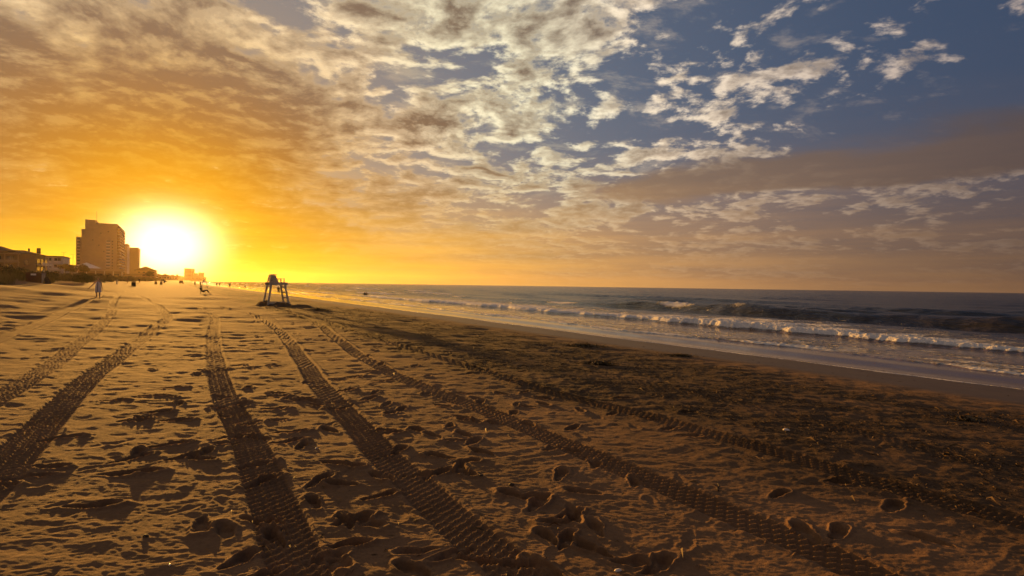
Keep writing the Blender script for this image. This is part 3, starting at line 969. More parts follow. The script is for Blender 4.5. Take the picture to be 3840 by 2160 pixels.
def hotel():
    t = shore_thing('hotel_tower', 'tall tan beachfront hotel slab with stepped top beside the sun glare', 'hotel', -397.6, 560.0, 2.0)
    MB().box(-26, 0, 0, 84, 0, 55.6).build('wall', M['stucco'], t)
    MB().box(-26.2, -18, 2, 30, 55.6, 58.6).build('penthouse', M['stucco'], t)
    MB().box(-29, -26, 1.5, 50, 0, 49).build('stair_slab', M['stucco'], t)
    sl = MB().box(-33, -29, 1.0, 46, 0, 41).build('balcony_wing', M['concrete'], t)
    for k in range(12):
        MB().box(-32.7, -29.4, .2, 1.0, 4 + k * 3.05, 4.2 + k * 3.05).build('ledge', M['concrete'], sl)
        MB().box(-32.2, -29.8, .95, 1.02, 4.9 + k * 3.05, 6.5 + k * 3.05).build('pane', M['glass'], sl)
    MB().beam((-17.6, 8, 58), (-17.6, 8, 68), .25, .25).build('mast', M['dark_metal'], t)
    for k in range(15):
        z = 8.5 + k * 3.05
        b = MB()
        b.box(0, 1.9, .6, 83.4, z, z + .22)
        b.box(1.78, 1.9, .6, 83.4, z + .22, z + 1.15)
        b.build('balcony', M['stucco_white'], t)
        for j in range(10):
            MB().box(.0, .06, 2 + j * 8.2, 8.2 + j * 8.2, z + .3, z + 2.6).build('window', M['glass'], t)
        for j in range(9):
            MB().box(0, 1.7, 9.4 + j * 8.2, 9.6 + j * 8.2, z + .23, z + 3.0).build('divider', M['stucco'], t)
    for k in range(11):
        z = 6.2 + k * 3.05
        f = MB().box(-9.2, -5.6, -.12, 0.02, z, z + 2.0).build('window_bay', M['stucco_white'], t)
        MB().box(-9.0, -5.8, -.16, -.125, z + .7, z + 1.9).build('pane', M['glass'], f)
        MB().box(-4.4, -3.4, -.05, 0.02, z + .6, z + 1.9).build('window', M['glass'], t)
    for (a, z) in ((-20.5, 38), (-15.5, 33), (-22.5, 14), (-11.5, 27), (-22.4, 9), (-14, 45), (-8, 47)):
        MB().box(a, a + 1.2, -.05, 0.02, z, z + 1.1).build('window', M['glass'], t)
    return t


def tower_pair():
    t = shore_thing('apartment_tower', 'stepped apartment tower just right of and behind the hotel', 'tower', -541, 805, 2.4)
    MB().box(-12.5, 0, 0, 40, 0, 46).build('lower_block', M['stucco_tan'], t)
    MB().box(-34, -12.5, 3, 40, 0, 51).build('upper_block', M['stucco'], t)
    MB().box(-13.5, -10.5, -1.2, 0, 0, 47).build('stair_shaft', M['stucco_white'], t)
    for k in range(14):
        z = 4 + k * 3.05
        MB().box(0, 1.5, .5, 39.5, z, z + .9).build('balcony', M['stucco_white'], t)
    for k in range(13):
        z = 5.5 + k * 3.05
        for j in range(3):
            MB().box(-32 + j * 6.4, -29 + j * 6.4, 2.9, 3.02, z, z + 1.5).build('window', M['glass'], t)


def gabled_house():
    t = shore_thing('gabled_building', 'wide gabled beach building low against the white sun glare', 'building', -416, 650, 2.0)
    MB().box(-19.6, 0, 0, 34, 0, 11.0).build('wall', M['stucco_tan'], t)
    MB().prism([(-21.0, 10.6), (.9, 10.6), (.9, 11.1), (-10, 15.6), (-21.0, 11.4)], -1, 35).build('roof', M['roof'], t)
    for k in range(3):
        for j in range(4):
            w = MB().box(-17.5 + j * 4.6, -15.3 + j * 4.6, -.06, .02, 1.4 + k * 3.2, 3.0 + k * 3.2).build('window', M['glass'], t)
    for k in range(3):
        MB().box(0, 1.6, 1, 33, 2.6 + k * 3.1, 3.4 + k * 3.1).build('balcony', M['stucco_white'], t)


def pavilion():
    t = shore_thing('beach_restaurant', 'long low flat roofed restaurant with white tent peak below the hotel', 'restaurant', -300.5, 430, 2.4)
    MB().box(-44, -1.5, 0, 16, 0, 5.6).build('wall', M['stucco_tan'], t)
    MB().box(-45, 0, -1.6, 17, 5.6, 7.6).build('roof', M['stucco'], t)
    for j in range(8):
        MB().box(-42 + j * 5.1, -38.2 + j * 5.1, -.08, .02, 1.0, 3.8).build('window', M['glass'], t)
    for j in range(9):
        MB().box(-44.5 + j * 5.45, -44.1 + j * 5.45, -1.4, -1.0, 0, 5.6).build('post', M['stucco_white'], t)
    # four-sided tent roof
    b = MB()
    b.add([(-33, 1, 7.6), (-14, 1, 7.6), (-14, 15, 7.6), (-33, 15, 7.6), (-23.5, 8, 12.0)], [(0, 1, 4), (1, 2, 4), (2, 3, 4), (3, 0, 4), (3, 2, 1, 0)])
    b.build('tent_roof', M['tent'], t)
    g = shore_thing('beach_kiosk', 'low tan kiosk at the sea end of the restaurant', 'kiosk', -283.5, 425, 2.2)
    MB().box(-10, 0, 0, 8, 0, 3.6).build('wall', M['stucco_tan'], g)
    MB().box(-10.6, .6, -.8, 8.6, 3.6, 4.0).build('roof', M['roof'], g)
    MB().box(-8, -5.5, -.06, .02, .9, 2.4).build('window', M['glass'], g)
    MB().box(-4, -3, -.06, .02, 0, 2.1).build('door', M['white_wood'], g)


def hip(b, x0, x1, y0, y1, z0, z1, inset):
    ix = inset
    vs = [(x0, y0, z0), (x1, y0, z0), (x1, y1, z0), (x0, y1, z0)]
    if (y1 - y0) < (x1 - x0):
        ym = (y0 + y1) / 2
        vs += [(x0 + ix, ym, z1), (x1 - ix, ym, z1)]
        b.add(vs, [(0, 1, 5, 4), (1, 2, 5), (2, 3, 4, 5), (3, 0, 4), (3, 2, 1, 0)])
    else:
        xm = (x0 + x1) / 2
        vs += [(xm, y0 + ix, z1), (xm, y1 - ix, z1)]
        b.add(vs, [(0, 1, 4), (1, 2, 5, 4), (2, 3, 5), (3, 0, 4, 5), (3, 2, 1, 0)])


def apartments():
    t = shore_thing('apartment_house', 'brown hip roofed apartment house at the left edge above the dune', 'apartment house', -175.4, 205, 2.4)
    MB().box(-28, 0, 0, 22, 0, 8.3).build('wall', M['stucco_tan'], t)
    r1 = MB()
    hip(r1, -29, .8, -.8, 22.6, 8.3, 9.9, 6.0)
    r1.build('roof', M['roof'], t)
    r2 = MB()
    hip(r2, -29, -6.2, -.4, 18, 9.0, 11.0, 5.0)
    r2.build('upper_roof', M['roof'], t)
    # balcony frame on the south face
    for k, z in enumerate((2.0, 4.9)):
        MB().box(-16, -4.6, -1.6, 0, z, z + .28).build('balcony_floor', M['stucco'], t)
        MB().box(-16, -4.6, -1.6, -1.5, z + .28, z + 1.0).build('balcony_rail', M['stucco'], t)
        for j in range(3):
            w = MB().box(-15.4 + j * 3.6, -13.4 + j * 3.6, -.06, .02, z + .4, z + 2.3).build('window', M['glass'], t)
            MB().box(-14.46 + j * 3.6, -14.34 + j * 3.6, -.09, -.061, z + .4, z + 2.3).build('mullion', M['rail'], w)
    for j in range(4):
        MB().box(-16 + j * 3.7, -15.7 + j * 3.7, -1.55, -1.2, 0, 7.9).build('post', M['stucco'], t)
    MB().box(-16.2, -4.4, -1.7, .02, 7.9, 8.28).build('balcony_beam', M['stucco'], t)
    MB().box(-3.4, -2.2, -.06, .02, 4.2, 6.0).build('window', M['glass'], t)
    # seaward balconies that catch the sun
    for k, z in enumerate((1.2, 4.2)):
        for j in range(3):
            y0 = 1.2 + j * 6.9
            MB().box(0, 1.7, y0, y0 + 5.4, z, z + .25).build('balcony_floor', M['stucco_white'], t)
            MB().box(1.6, 1.7, y0, y0 + 5.4, z + .25, z + 1.1).build('balcony_rail', M['stucco_white'], t)
            MB().box(0, .06, y0 + .8, y0 + 4.6, z + .3, z + 2.4).build('window', M['glass'], t)
            MB().box(1.45, 1.7, y0 + 5.45, y0 + 5.75, 0.4, 7.4).build('post', M['stucco_white'], t)
    for (x, y, h, w_) in ((-4.5, 13, 1.6, .5), (-2.5, 16.5, 2.0, 1.1)):
        MB().box(x, x + w_, y, y + w_, 8.8, 9.2 + h).build('chimney', M['dark_metal'], t)

    b = shore_thing('balcony_house', 'white three storey flat roofed house with balconies right of the brown apartment house', 'apartment house', -205.5, 255, 2.4)
    MB().box(-14, 0, 0, 18, 0, 9.2).build('wall', M['stucco_white'], b)
    MB().box(-14.3, .3, -2.2, 18.3, 9.2, 9.6).build('roof', M['roof'], b)
    for k in range(3):
        z = .4 + k * 3.0
        for j in range(3):
            x0 = -10.5 + j * 3.4
            MB().box(x0, x0 + 3.1, -2.0, 0, z - .1, z + .1).build('balcony_floor', M['stucco_white'], b)
            MB().box(x0, x0 + 3.1, -2.0, -1.92, z + .1, z + 1.0).build('balcony_rail', M['rail'], b)
            w = MB().box(x0 + .3, x0 + 2.7, -.05, .02, z + .15, z + 2.3).build('window', M['glass'], b)
            MB().box(x0 + 1.44, x0 + 1.56, -.08, -.051, z + .15, z + 2.3).build('mullion', M['rail'], w)
    for j in range(4):
        MB().box(-10.75 + j * 3.42, -10.5 + j * 3.42, -1.95, -1.7, 0, 9.2).build('post', M['rail'], b)

    c = shore_thing('beach_house', 'small low roofed house half hidden behind the round tree', 'house', -262, 330, 2.4)
    MB().box(-13, 0, 0, 14, 0, 7.2).build('wall', M['stucco_tan'], c)
    MB().prism([(-13.8, 7.2), (.8, 7.2), (.8, 7.5), (-9, 9.0), (-13.8, 8.6)], -.8, 14.8).build('roof', M['roof'], c)
    for k in range(2):
        for j in range(3):
            MB().box(-11.5 + j * 4, -9.6 + j * 4, -.06, .02, 1.2 + k * 3.2, 2.9 + k * 3.2).build('window', M['glass'], c)
        MB().box(0, 1.4, .5, 13.5, 2.6 + k * 3, 3.4 + k * 3).build('balcony', M['stucco_white'], c)

    for i, (px, py, h) in enumerate(((-241, 299, 13.6), (-251, 318, 13.4))):
        p = thing('light_pole', ('slim twin armed light pole right of the white balcony house' if i == 0 else 'slim twin armed light pole close to the hotel wall'), 'light pole', (px, py, 2.4), 0.1, 'twin armed light poles')
        MB().tube([(0, 0, 0), (0, 0, h)], [.14, .07], 8).build('pole', M['dark_metal'], p)
        MB().beam((-.9, 0, h), (.9, 0, h), .08, .08).build('arm', M['dark_metal'], p)
        for sgn in (-1, 1):
            MB().box(sgn * .95 - .28, sgn * .95 + .28, -.14, .14, h - .09, h + .06).build('lamp_head', M['dark_metal'], p)


def skyline():
    specs = [  # x, y, half width, depth, height, name label
        (-1455, 2410, 9, 22, 21, 'low hotel block with a roof hut left of the far tower'),
        (-1398, 2400, 15.5, 30, 51, 'tallest far hotel tower on the hazy skyline'),
        (-1372, 2400, 6, 26, 32, 'narrow far block leaning against the tallest tower'),
        (-1356, 2400, 11, 24, 22, 'long low far block between two towers'),
        (-1339, 2390, 8, 22, 33, 'smaller far tower with horned roof at the skyline end'),
        (-1323, 2385, 5, 20, 15, 'lowest far block at the seaward end of the skyline'),
        (-1436, 2415, 8, 22, 18, 'squat far block directly left of the tallest tower'),
    ]
    for i, (x, y, hw, dp, h, lab) in enumerate(specs):
        t = thing('distant_hotel', lab, 'hotel', (x, y, 2.0), 0.15, 'hotels on the far skyline')
        MB().box(-hw, hw, 0, dp, 0, h).build('wall', M['stucco'], t)
        if i == 0:
            MB().box(-1, 4, 2, 12, h, h + 5).build('roof_hut', M['stucco'], t)
        elif i == 1:
            b = MB()
            b.prism([(-hw, h), (hw, h), (hw, h + .6), (-hw * .5, h + 2.6), (-hw, h + 1.6)], 0, dp).build('parapet', M['stucco'], t)
        elif i == 4:
            MB().prism([(-hw, h), (hw, h), (hw, h + 2.6), (hw * .6, h + .8), (-hw * .4, h + .8), (-hw, h + 4.4)], 0, dp).build('parapet', M['stucco'], t)
        else:
            MB().box(-hw - .3, hw + .3, -.3, dp + .3, h, h + 1).build('parapet', M['stucco'], t)
        for k in range(int(h // 6)):
            MB().box(-hw * .86, hw * .86, -.12, .02, 3 + k * 6, 5.4 + k * 6).build('window_band', M['glass'], t)
    # houses along the dune between the near buildings and the skyline
    labs = ['low house with pitched roof right of the gabled building', 'second low roof along the far dune', 'third low roof along the far dune',
            'fourth low roof along the far dune', 'fifth low roof along the far dune, nearest the skyline']
    for i, (s_, n_, w, h) in enumerate(((860, -20, 14, 8), (1010, -24, 18, 9.5), (1180, -22, 16, 11), (1400, -26, 24, 12), (1680, -26, 26, 14))):
        x, y = from_shore(s_, n_)
        t = thing('dune_house', lab if (lab := labs[i]) else '', 'house', (x, y, 2.4), TH, 'houses along the far dune')
        MB().box(-w, 0, 0, 14, 0, h * .7).build('wall', M['stucco_tan'], t)
        MB().prism([(-w - .8, h * .68), (.8, h * .68), (.8, h * .72), (-w / 2, h), (-w - .8, h * .72)], -.8, 14.8).build('roof', M['roof'], t)
        for j in range(3):
            MB().box(-w * .85 + j * w * .28, -w * .7 + j * w * .28, -.06, .02, h * .25, h * .5).build('window', M['glass'], t)


hotel()
tower_pair()
gabled_house()
pavilion()
apartments()
skyline()


# ------------------------------------------------------------------ plants
def leaf_cloud(centers, count, size, seed, flat=0.75):
    rs = np.random.default_rng(seed)
    k = len(centers)
    c = np.array([p[:3] for p in centers])[rs.integers(0, k, count)]
    rad_ = np.array([p[3] for p in centers])
    idx = rs.integers(0, k, count)
    c = np.array([p[:3] for p in centers])[idx]
    d = rs.normal(size=(count, 3))
    d /= np.linalg.norm(d, axis=1)[:, None]
    p = c + d * (rad_[idx] * rs.uniform(.35, 1.0, count) ** .6)[:, None] * np.array([1, 1, flat])
    a = rs.normal(size=(count, 3))
    a /= np.linalg.norm(a, axis=1)[:, None]
    b = np.cross(a, rs.normal(size=(count, 3)))
    b /= np.linalg.norm(b, axis=1)[:, None]
    sz = size * rs.uniform(.6, 1.4, count)[:, None]
    v = np.stack([p - a * sz, p + b * sz * .45, p + a * sz, p - b * sz * .45], 1).reshape(-1, 3)
    f = np.arange(count * 4).reshape(-1, 4)
    return v, f


def tree(label, x, y, h, crown, seed, leaves=2600, lean=0.0):
    z = gz(x, y)
    t = thing('dune_tree', label, 'tree', (x, y, z - .1), 0, 'trees behind the dune')
    rs = random.Random(seed)
    b = MB()
    b.tube([(0, 0, 0), (lean * .4, 0, h * .3), (lean, .1, h * .6)], [.22, .17, .11], 8)
    cents = []
    for k in range(7):
        a = k * 2 * math.pi / 7 + rs.uniform(-.3, .3)
        rr_ = crown * rs.uniform(.35, .62)
        e = (lean + rr_ * math.cos(a), rr_ * math.sin(a), h * rs.uniform(.62, .9))
        b.tube([(lean * .8, .05, h * .48), e], [.10, .03], 6)
        cents.append((*e, crown * rs.uniform(.35, .55)))
    cents.append((lean, 0, h * .88, crown * .5))
    b.build('trunk', M['trunk'], t, smooth=True)
    v, f = leaf_cloud(cents, leaves, .17, seed)
    link_mesh('crown', mesh_from('crown', v, f, smooth=False), M['leaf'], t)


tree('small round tree on a bare trunk before the low beach house', -197.5, 246, 6.6, 2.6, 3)
tree('left dark round tree of the pair before the restaurant', -185.5, 234, 5.2, 2.4, 5)
tree('right dark round tree of the pair before the restaurant', -178.0, 231, 5.6, 2.7, 7)
tree('thin hazy tree before the kiosk', -236, 362, 6.4, 2.8, 8)

for i, (x, y, r_, h_, lab) in enumerate(((-74.5, 82, 2.4, 1.6, 'broad dark shrub on the dune at the left edge'), (-71.0, 84.5, 2.0, 1.3, 'dark shrub on the dune right of the broad one'),
                                        (-71.5, 92, 2.2, 1.4, 'dark shrub behind the storage box on the dune'), (-112, 142, 2.6, 1.5, 'rounded shrub on the dune behind the walking woman'),
                                        (-122, 160, 3.0, 1.6, 'wide shrub on the dune before the restaurant'), (-133, 182, 3.0, 1.7, 'far shrub on the dune near the brown bin'))):
    z = gz(x, y)
    t = thing('dune_shrub', lab, 'shrub', (x, y, z - .05), 0, 'shrubs on the dune')
    rs = random.Random(90 + i)
    cents = [(rs.uniform(-r_, r_) * .7, rs.uniform(-r_, r_) * .7, h_ * rs.uniform(.35, .75), r_ * .42) for _ in range(7)]
    b = MB()
    for c_ in cents:
        b.tube([(c_[0] * .2, c_[1] * .2, -.05), c_[:3]], [.05, .015], 5)
    b.build('stem', M['trunk'], t)
    v, f = leaf_cloud(cents, 1500, .13, 90 + i)
    link_mesh('foliage', mesh_from('foliage', v, f, smooth=False), M['shrub'], t)


def dune_grass():
    rs = np.random.default_rng(21)
    cnt = 26000
    s_ = 30 + 700 * rs.random(cnt) ** 2.0
    n_ = -14.2 - 22 * rs.random(cnt) ** 1.3
    keep = (gnoise(s_ * .12, n_ * .25, 300) > -.28 + .5 * sstep(n_, -17, -13.5))
    s_, n_ = s_[keep], n_[keep]
    nn = n_ + CURVE * s_ ** 2
    x, y = s_ * SX + nn * NX, s_ * SY + nn * NY
    z = base_height(x, y)
    V = []
    for k in range(4):
        a = rs.uniform(0, 6.28, len(x))
        h = rs.uniform(.35, .95, len(x)) * (1 + s_ / 500)
        w = .018 * (1 + s_ / 130)
        ln = rs.uniform(.1, .5, len(x)) * h
        ox, oy = rs.normal(0, .1, len(x)), rs.normal(0, .1, len(x))
        p0 = np.stack([x + ox - w * np.sin(a), y + oy + w * np.cos(a), z - .03], 1)
        p1 = np.stack([x + ox + w * np.sin(a), y + oy - w * np.cos(a), z - .03], 1)
        p2 = np.stack([x + ox + ln * np.cos(a), y + oy + ln * np.sin(a), z + h], 1)
        V.append(np.stack([p0, p1, p2], 1))
    v = np.concatenate(V).reshape(-1, 3)
    link_mesh('dune_grass', mesh_from('dune_grass', v, np.arange(len(v)).reshape(-1, 3), smooth=False), M['grass'], kind='stuff',
              label='tufts of dry green dune grass along the back of the beach', category='grass')


dune_grass()

# surface of the finished sand, for things that stand on it
from mathutils.bvhtree import BVHTree
_dg = bpy.context.evaluated_depsgraph_get()


def sand_z(x, y):
    hit, loc, nrm, idx = beach.ray_cast(Vector((x, y, 50)), Vector((0, 0, -1)))
    return loc.z if hit else gz(x, y)


def seaweed_litter():
    rs = np.random.default_rng(33)
    cnt = 90000
    rr_ = 3.0 + 42 * rs.random(cnt) ** 1.9
    a_ = np.radians(rs.uniform(-28, 46, cnt))
    x, y = rr_ * np.sin(a_), rr_ * np.cos(a_)
    s_, n_ = shore(x, y)
    d = sstep(n_ + .7 * gnoise(x * .5, y * .5, 21), 4.7, 6.2) * (1 - sstep(n_ + .9 * gnoise(x * .35, y * .35, 22), 10.6, 13))
    d = d * np.clip(.5 + 1.1 * fbm(x * .8, y * .8, 23, 3), .06, 1) + .012
    keep = rs.random(cnt) < d
    x, y, rr_ = x[keep], y[keep], rr_[keep]
    z = np.array([sand_z(a, b) for a, b in zip(x, y)])
    V = []
    for k in range(2):
        L = np.where(rs.random(len(x)) < .03, rs.uniform(.03, .07, len(x)), rs.uniform(.006, .026, len(x))) * (1 + rr_ * .05)
        a = rs.uniform(0, 6.28, len(x))
        w = np.minimum(L * rs.uniform(.08, .22, len(x)), .0035 * (1 + rr_ * .12))
        ox, oy = rs.normal(0, .02, len(x)), rs.normal(0, .02, len(x))
        lift = rs.uniform(0, .6, len(x)) * L
        cx, cy = np.cos(a), np.sin(a)
        p0 = np.stack([x + ox - cx * L, y + oy - cy * L, z + .001], 1)
        p1 = np.stack([x + ox - cy * w, y + oy + cx * w, z + .003 + lift], 1)
        p2 = np.stack([x + ox + cx * L, y + oy + cy * L, z + .001 + lift * .3], 1)
        p3 = np.stack([x + ox + cy * w, y + oy - cx * w, z + .002 + lift * .7], 1)
        V.append(np.stack([p0, p1, p2, p3], 1))
    v = np.concatenate(V).reshape(-1, 3)
    link_mesh('seaweed_litter', mesh_from('seaweed_litter', v, np.arange(len(v)).reshape(-1, 4), smooth=False), M['litter'], kind='stuff',
              label='dry golden brown seaweed shreds strewn over the darker sand', category='seaweed')


seaweed_litter()


def clump(label, x, y, R, h, seed, count=600):
    z = sand_z(x, y)
    rs = np.random.default_rng(seed)
    t = thing('seaweed_clump', label, 'seaweed', (x, y, z), 0, 'washed up seaweed clumps')
    V = []
    for k in range(count):
        q = rs.normal(size=2) * R * np.array([1.0, .45])
        zz = h * math.exp(-(q[0] / R) ** 2 - (q[1] / (R * .5)) ** 2) * rs.random()
        a, L, w = rs.uniform(0, 6.28), rs.uniform(.05, .14), rs.uniform(.006, .016)
        c, s__ = math.cos(a), math.sin(a)
        dz = rs.uniform(-.02, .05)
        V += [(q[0] - c * L, q[1] - s__ * L, zz), (q[0] - s__ * w, q[1] + c * w, zz + dz + .01), (q[0] + c * L, q[1] + s__ * L, zz + dz * .5), (q[0] + s__ * w, q[1] - c * w, zz + dz)]
    link_mesh('strands', mesh_from('strands', np.array(V), np.arange(len(V)).reshape(-1, 4), smooth=False), M['weed'], t)
    b = MB()
    ring = 14
    b.add([(R * .8 * math.cos(i * 6.2832 / ring) * (1 + .2 * math.sin(i * 2.3)), R * .36 * math.sin(i * 6.2832 / ring), .0) for i in range(ring)] + [(0, 0, h * .5)],
          [(i, (i + 1) % ring, ring) for i in range(ring)])
    b.build('heap', M['weed'], t, smooth=True)


clump('large dark seaweed clump at the edge of the wet sand', 2.3, 17.9, .36, .10, 1)
clump('flat dark seaweed clump right of the largest one', 4.9, 16.2, .22, .05, 2, 300)
clump('small seaweed clump on the dark litter near the right edge', 6.6, 8.0, .08, .03, 3, 160)
clump('low dark seaweed clump among the middle litter', 2.0, 12.9, .22, .05, 4, 300)
clump('small dark seaweed lump near the lifeguard stand', -12.2, 35.0, .4, .14, 5, 400)


# ------------------------------------------------------------------ lifeguard stands
def lifeguard_stand(label, x, y, rot):
    t = thing('lifeguard_stand', label, 'lifeguard stand', (x, y, sand_z(x, y) - .02), rot, 'white wooden lifeguard stands')
    W = .66                      # half width along local y
    wd = M['white_wood']
    top = 1.44
    # local x = towards the sea.  four splayed legs
    legs = {}
    for sx in (-1, 1):
        for sy in (-1, 1):
            a = (sx * .46 - .02, sy * (W - .06), top)
            c = (sx * .70 + .03 * sx, sy * (W + .03), -.15)
            MB().beam(a, c, .085, .115, up=(1, 0, 0)).build('leg', wd, t, bevel=.008)
            legs[sx, sy] = (Vector(a), Vector(c))

    def on(sx, sy, z):
        a, c = legs[sx, sy]
        k = (z - a.z) / (c.z - a.z)
        return a + (c - a) * k
    for z in (1.20, .80, .40):
        MB().beam(on(1, -1, z) + Vector((.075, -.06, 0)), on(1, 1, z) + Vector((.075, .06, 0)), .04, .10).build('ladder_rung', wd, t, bevel=.006)
    MB().beam(on(-1, -1, 1.26) + Vector((-.075, -.05, 0)), on(-1, 1, 1.26) + Vector((-.075, .05, 0)), .04, .12).build('rear_brace', wd, t, bevel=.006)
    for sy in (-1, 1):
        MB().box(-.64, .62, sy * W - .025 + sy * .03, sy * W + .025 + sy * .03, top - .09, top + .09).build('side_beam', wd, t, bevel=.006)
        MB().beam((-.66, sy * (W + .10), .03), (.80, sy * (W + .10), .03), .07, .13).build('runner', wd, t, bevel=.006)
    for k in range(8):
        MB().box(-.62 + k * .155, -.62 + k * .155 + .14, -W - .002, W + .002, top + .092, top + .122).build('deck_board', wd, t, bevel=.004)
    # seat back: upright boards between two posts and a small sloping hood
    for sy in (-1, 1):
        MB().beam((-.54, sy * .36, top + .12), (-.40, sy * .36, top + .64), .05, .08, up=(1, 0, 0)).build('back_post', wd, t, bevel=.006)
        MB().prism([(-.34, top + .123), (-.02, top + .123), (-.10, top + .62), (-.34, top + .62)], sy * .36 - .014, sy * .36 + .014).build('side_panel', wd, t, bevel=.004)
        # arm rest on two posts
        MB().box(-.02, .50, sy * .42 - .05, sy * .42 + .05, top + .37, top + .405).build('arm_rest', wd, t, bevel=.004)
        for xx in (.17, .40):
            MB().box(xx, xx + .07, sy * .42 - .03, sy * .42 + .03, top + .123, top + .37).build('arm_post', wd, t, bevel=.004)
    for k in range(4):
        z = top + .20 + k * .125
        xx = -.50 + k * .035
        MB().box(xx, xx + .022, -.33, .33, z, z + .105).build('back_board', wd, t, bevel=.003)
    MB().prism([(-.52, top + .63), (-.47, top + .615), (.0, top + .665), (.0, top + .69), (-.25, top + .71)], -.42, .42).build('hood', wd, t, bevel=.004)
    for k in range(3):
        MB().box(-.30 + k * .14, -.30 + k * .14 + .125, -.34, .34, top + .30, top + .325).build('seat_slat', wd, t, bevel=.003)
    return t


lifeguard_stand('white wooden lifeguard stand on the sand left of the surf', -17.45, 41.2, TH + .09)
lifeguard_stand('far small lifeguard stand silhouetted near the walkers', -84.5, 153, TH - .03)


# ------------------------------------------------------------------ people
def skin_body(joints, bones, root, sub=1):
    """one continuous skin around a skeleton; joints: name -> (x, y, z, radius)"""
    names = list(joints)
    me = bpy.data.meshes.new('body')
    me.from_pydata([joints[k][:3] for k in names], [(names.index(a), names.index(b)) for a, b in bones], [])
    o = bpy.data.objects.new('body_tmp', me)
    col.objects.link(o)
    o.modifiers.new('skin', 'SKIN')
    for i, k in enumerate(names):
        sv = me.skin_vertices[0].data[i]
        rr_ = joints[k][3]
        sv.radius = rr_ if isinstance(rr_, tuple) else (rr_, rr_)
        sv.use_root = (k == root)
    ss = o.modifiers.new('sub', 'SUBSURF')
    ss.levels = ss.render_levels = sub
    dg = bpy.context.evaluated_depsgraph_get()
    out = bpy.data.meshes.new_from_object(o.evaluated_get(dg))
    bpy.data.objects.remove(o)
    bpy.data.meshes.remove(me)
    out.polygons.foreach_set('use_smooth', [True] * len(out.polygons))
    return out


def standing_joints(h, stride=.12, arm_l=(.10, .0), arm_r=(.10, .0)):
    """facing local -y; x is the person's right-left axis"""
    k = h / 1.75
    j = {
        'pelvis': (0, 0, .93 * k, (.155 * k, .115 * k)), 'waist': (0, .0, 1.08 * k, (.13 * k, .10 * k)), 'chest': (0, 0, 1.29 * k, (.165 * k, .115 * k)),
        'collar': (0, .01, 1.43 * k, (.11 * k, .085 * k)), 'neck': (0, .0, 1.50 * k, .055 * k), 'jaw': (0, -.015 * k, 1.575 * k, (.062 * k, .075 * k)),
        'brow': (0, -.005, 1.66 * k, (.074 * k, .092 * k)), 'crown': (0, .005, 1.725 * k, (.052 * k, .066 * k)),
        'nose': (0, -.105 * k, 1.61 * k, .014 * k),
    }
    bones = [('pelvis', 'waist'), ('waist', 'chest'), ('chest', 'collar'), ('collar', 'neck'), ('neck', 'jaw'), ('jaw', 'brow'), ('brow', 'crown'), ('brow', 'nose')]
    for sx, nm, st, arm in ((-1, 'r', stride, arm_r), (1, 'l', -stride, arm_l)):
        j['hip' + nm] = (sx * .095 * k, 0, .88 * k, .095 * k)
        j['knee' + nm] = (sx * .10 * k, -st * .45 * k - .02, .49 * k, .062 * k)
        j['calf' + nm] = (sx * .10 * k, -st * .62 * k + .02, .33 * k, .058 * k)
        j['ank' + nm] = (sx * .105 * k, -st * k + .02, .085 * k, .038 * k)
        j['toe' + nm] = (sx * .115 * k, -st * k - .15 * k, .03 * k, (.042 * k, .028 * k))
        out, fwd = arm
        j['sho' + nm] = (sx * .185 * k, .0, 1.40 * k, .062 * k)
        j['elb' + nm] = (sx * (.22 + out) * k, -fwd * .4 * k + .03, 1.12 * k, .043 * k)
        j['wri' + nm] = (sx * (.23 + out * 2.2) * k, -fwd * k, .88 * k, .030 * k)
        j['palm' + nm] = (sx * (.235 + out * 2.5) * k, -fwd * 1.12 * k, .80 * k, (.020 * k, .036 * k))
        bones += [('pelvis', 'hip' + nm), ('hip' + nm, 'knee' + nm), ('knee' + nm, 'calf' + nm), ('calf' + nm, 'ank' + nm), ('ank' + nm, 'toe' + nm),
                  ('collar', 'sho' + nm), ('sho' + nm, 'elb' + nm), ('elb' + nm, 'wri' + nm), ('wri' + nm, 'palm' + nm)]
        for q, (dy, ln, dx) in enumerate(((-.030, .075, 0), (-.010, .085, 0), (.010, .08, 0), (.028, .062, 0))):
            f1 = 'f%d%s' % (q, nm)
            pz = j['palm' + nm]
            j[f1] = (pz[0] + sx * .012 * k, pz[1] + dy * k, pz[2] - ln * .6 * k, .0095 * k)
            j[f1 + 't'] = (pz[0] + sx * .002 * k, pz[1] + dy * k * 1.05 - .012 * k, pz[2] - ln * 1.1 * k, .0075 * k)
            bones += [('palm' + nm, f1), (f1, f1 + 't')]
        pz = j['palm' + nm]
        j['th' + nm] = (pz[0] - sx * .004, pz[1] - .055 * k, pz[2] + .005 * k, .0105 * k)
        j['tht' + nm] = (pz[0] - sx * .004, pz[1] - .075 * k, pz[2] - .035 * k, .008 * k)
        bones += [('palm' + nm, 'th' + nm), ('th' + nm, 'tht' + nm)]
    return j, bones, k


def garment(body_me, test, off, name):
    """clothing that follows the body: the faces inside a region, pushed out along the normals"""
    bm = bmesh.new()
    bm.from_mesh(body_me)
    bm.normal_update()
    drop = [f for f in bm.faces if not test(f.calc_center_median())]
    bmesh.ops.delete(bm, geom=drop, context='FACES')
    bm.normal_update()
    for v in bm.verts:
        v.co += v.normal * off
    me = bpy.data.meshes.new(name)
    bm.to_mesh(me)
    bm.free()
    me.polygons.foreach_set('use_smooth', [True] * len(me.polygons))
    return me


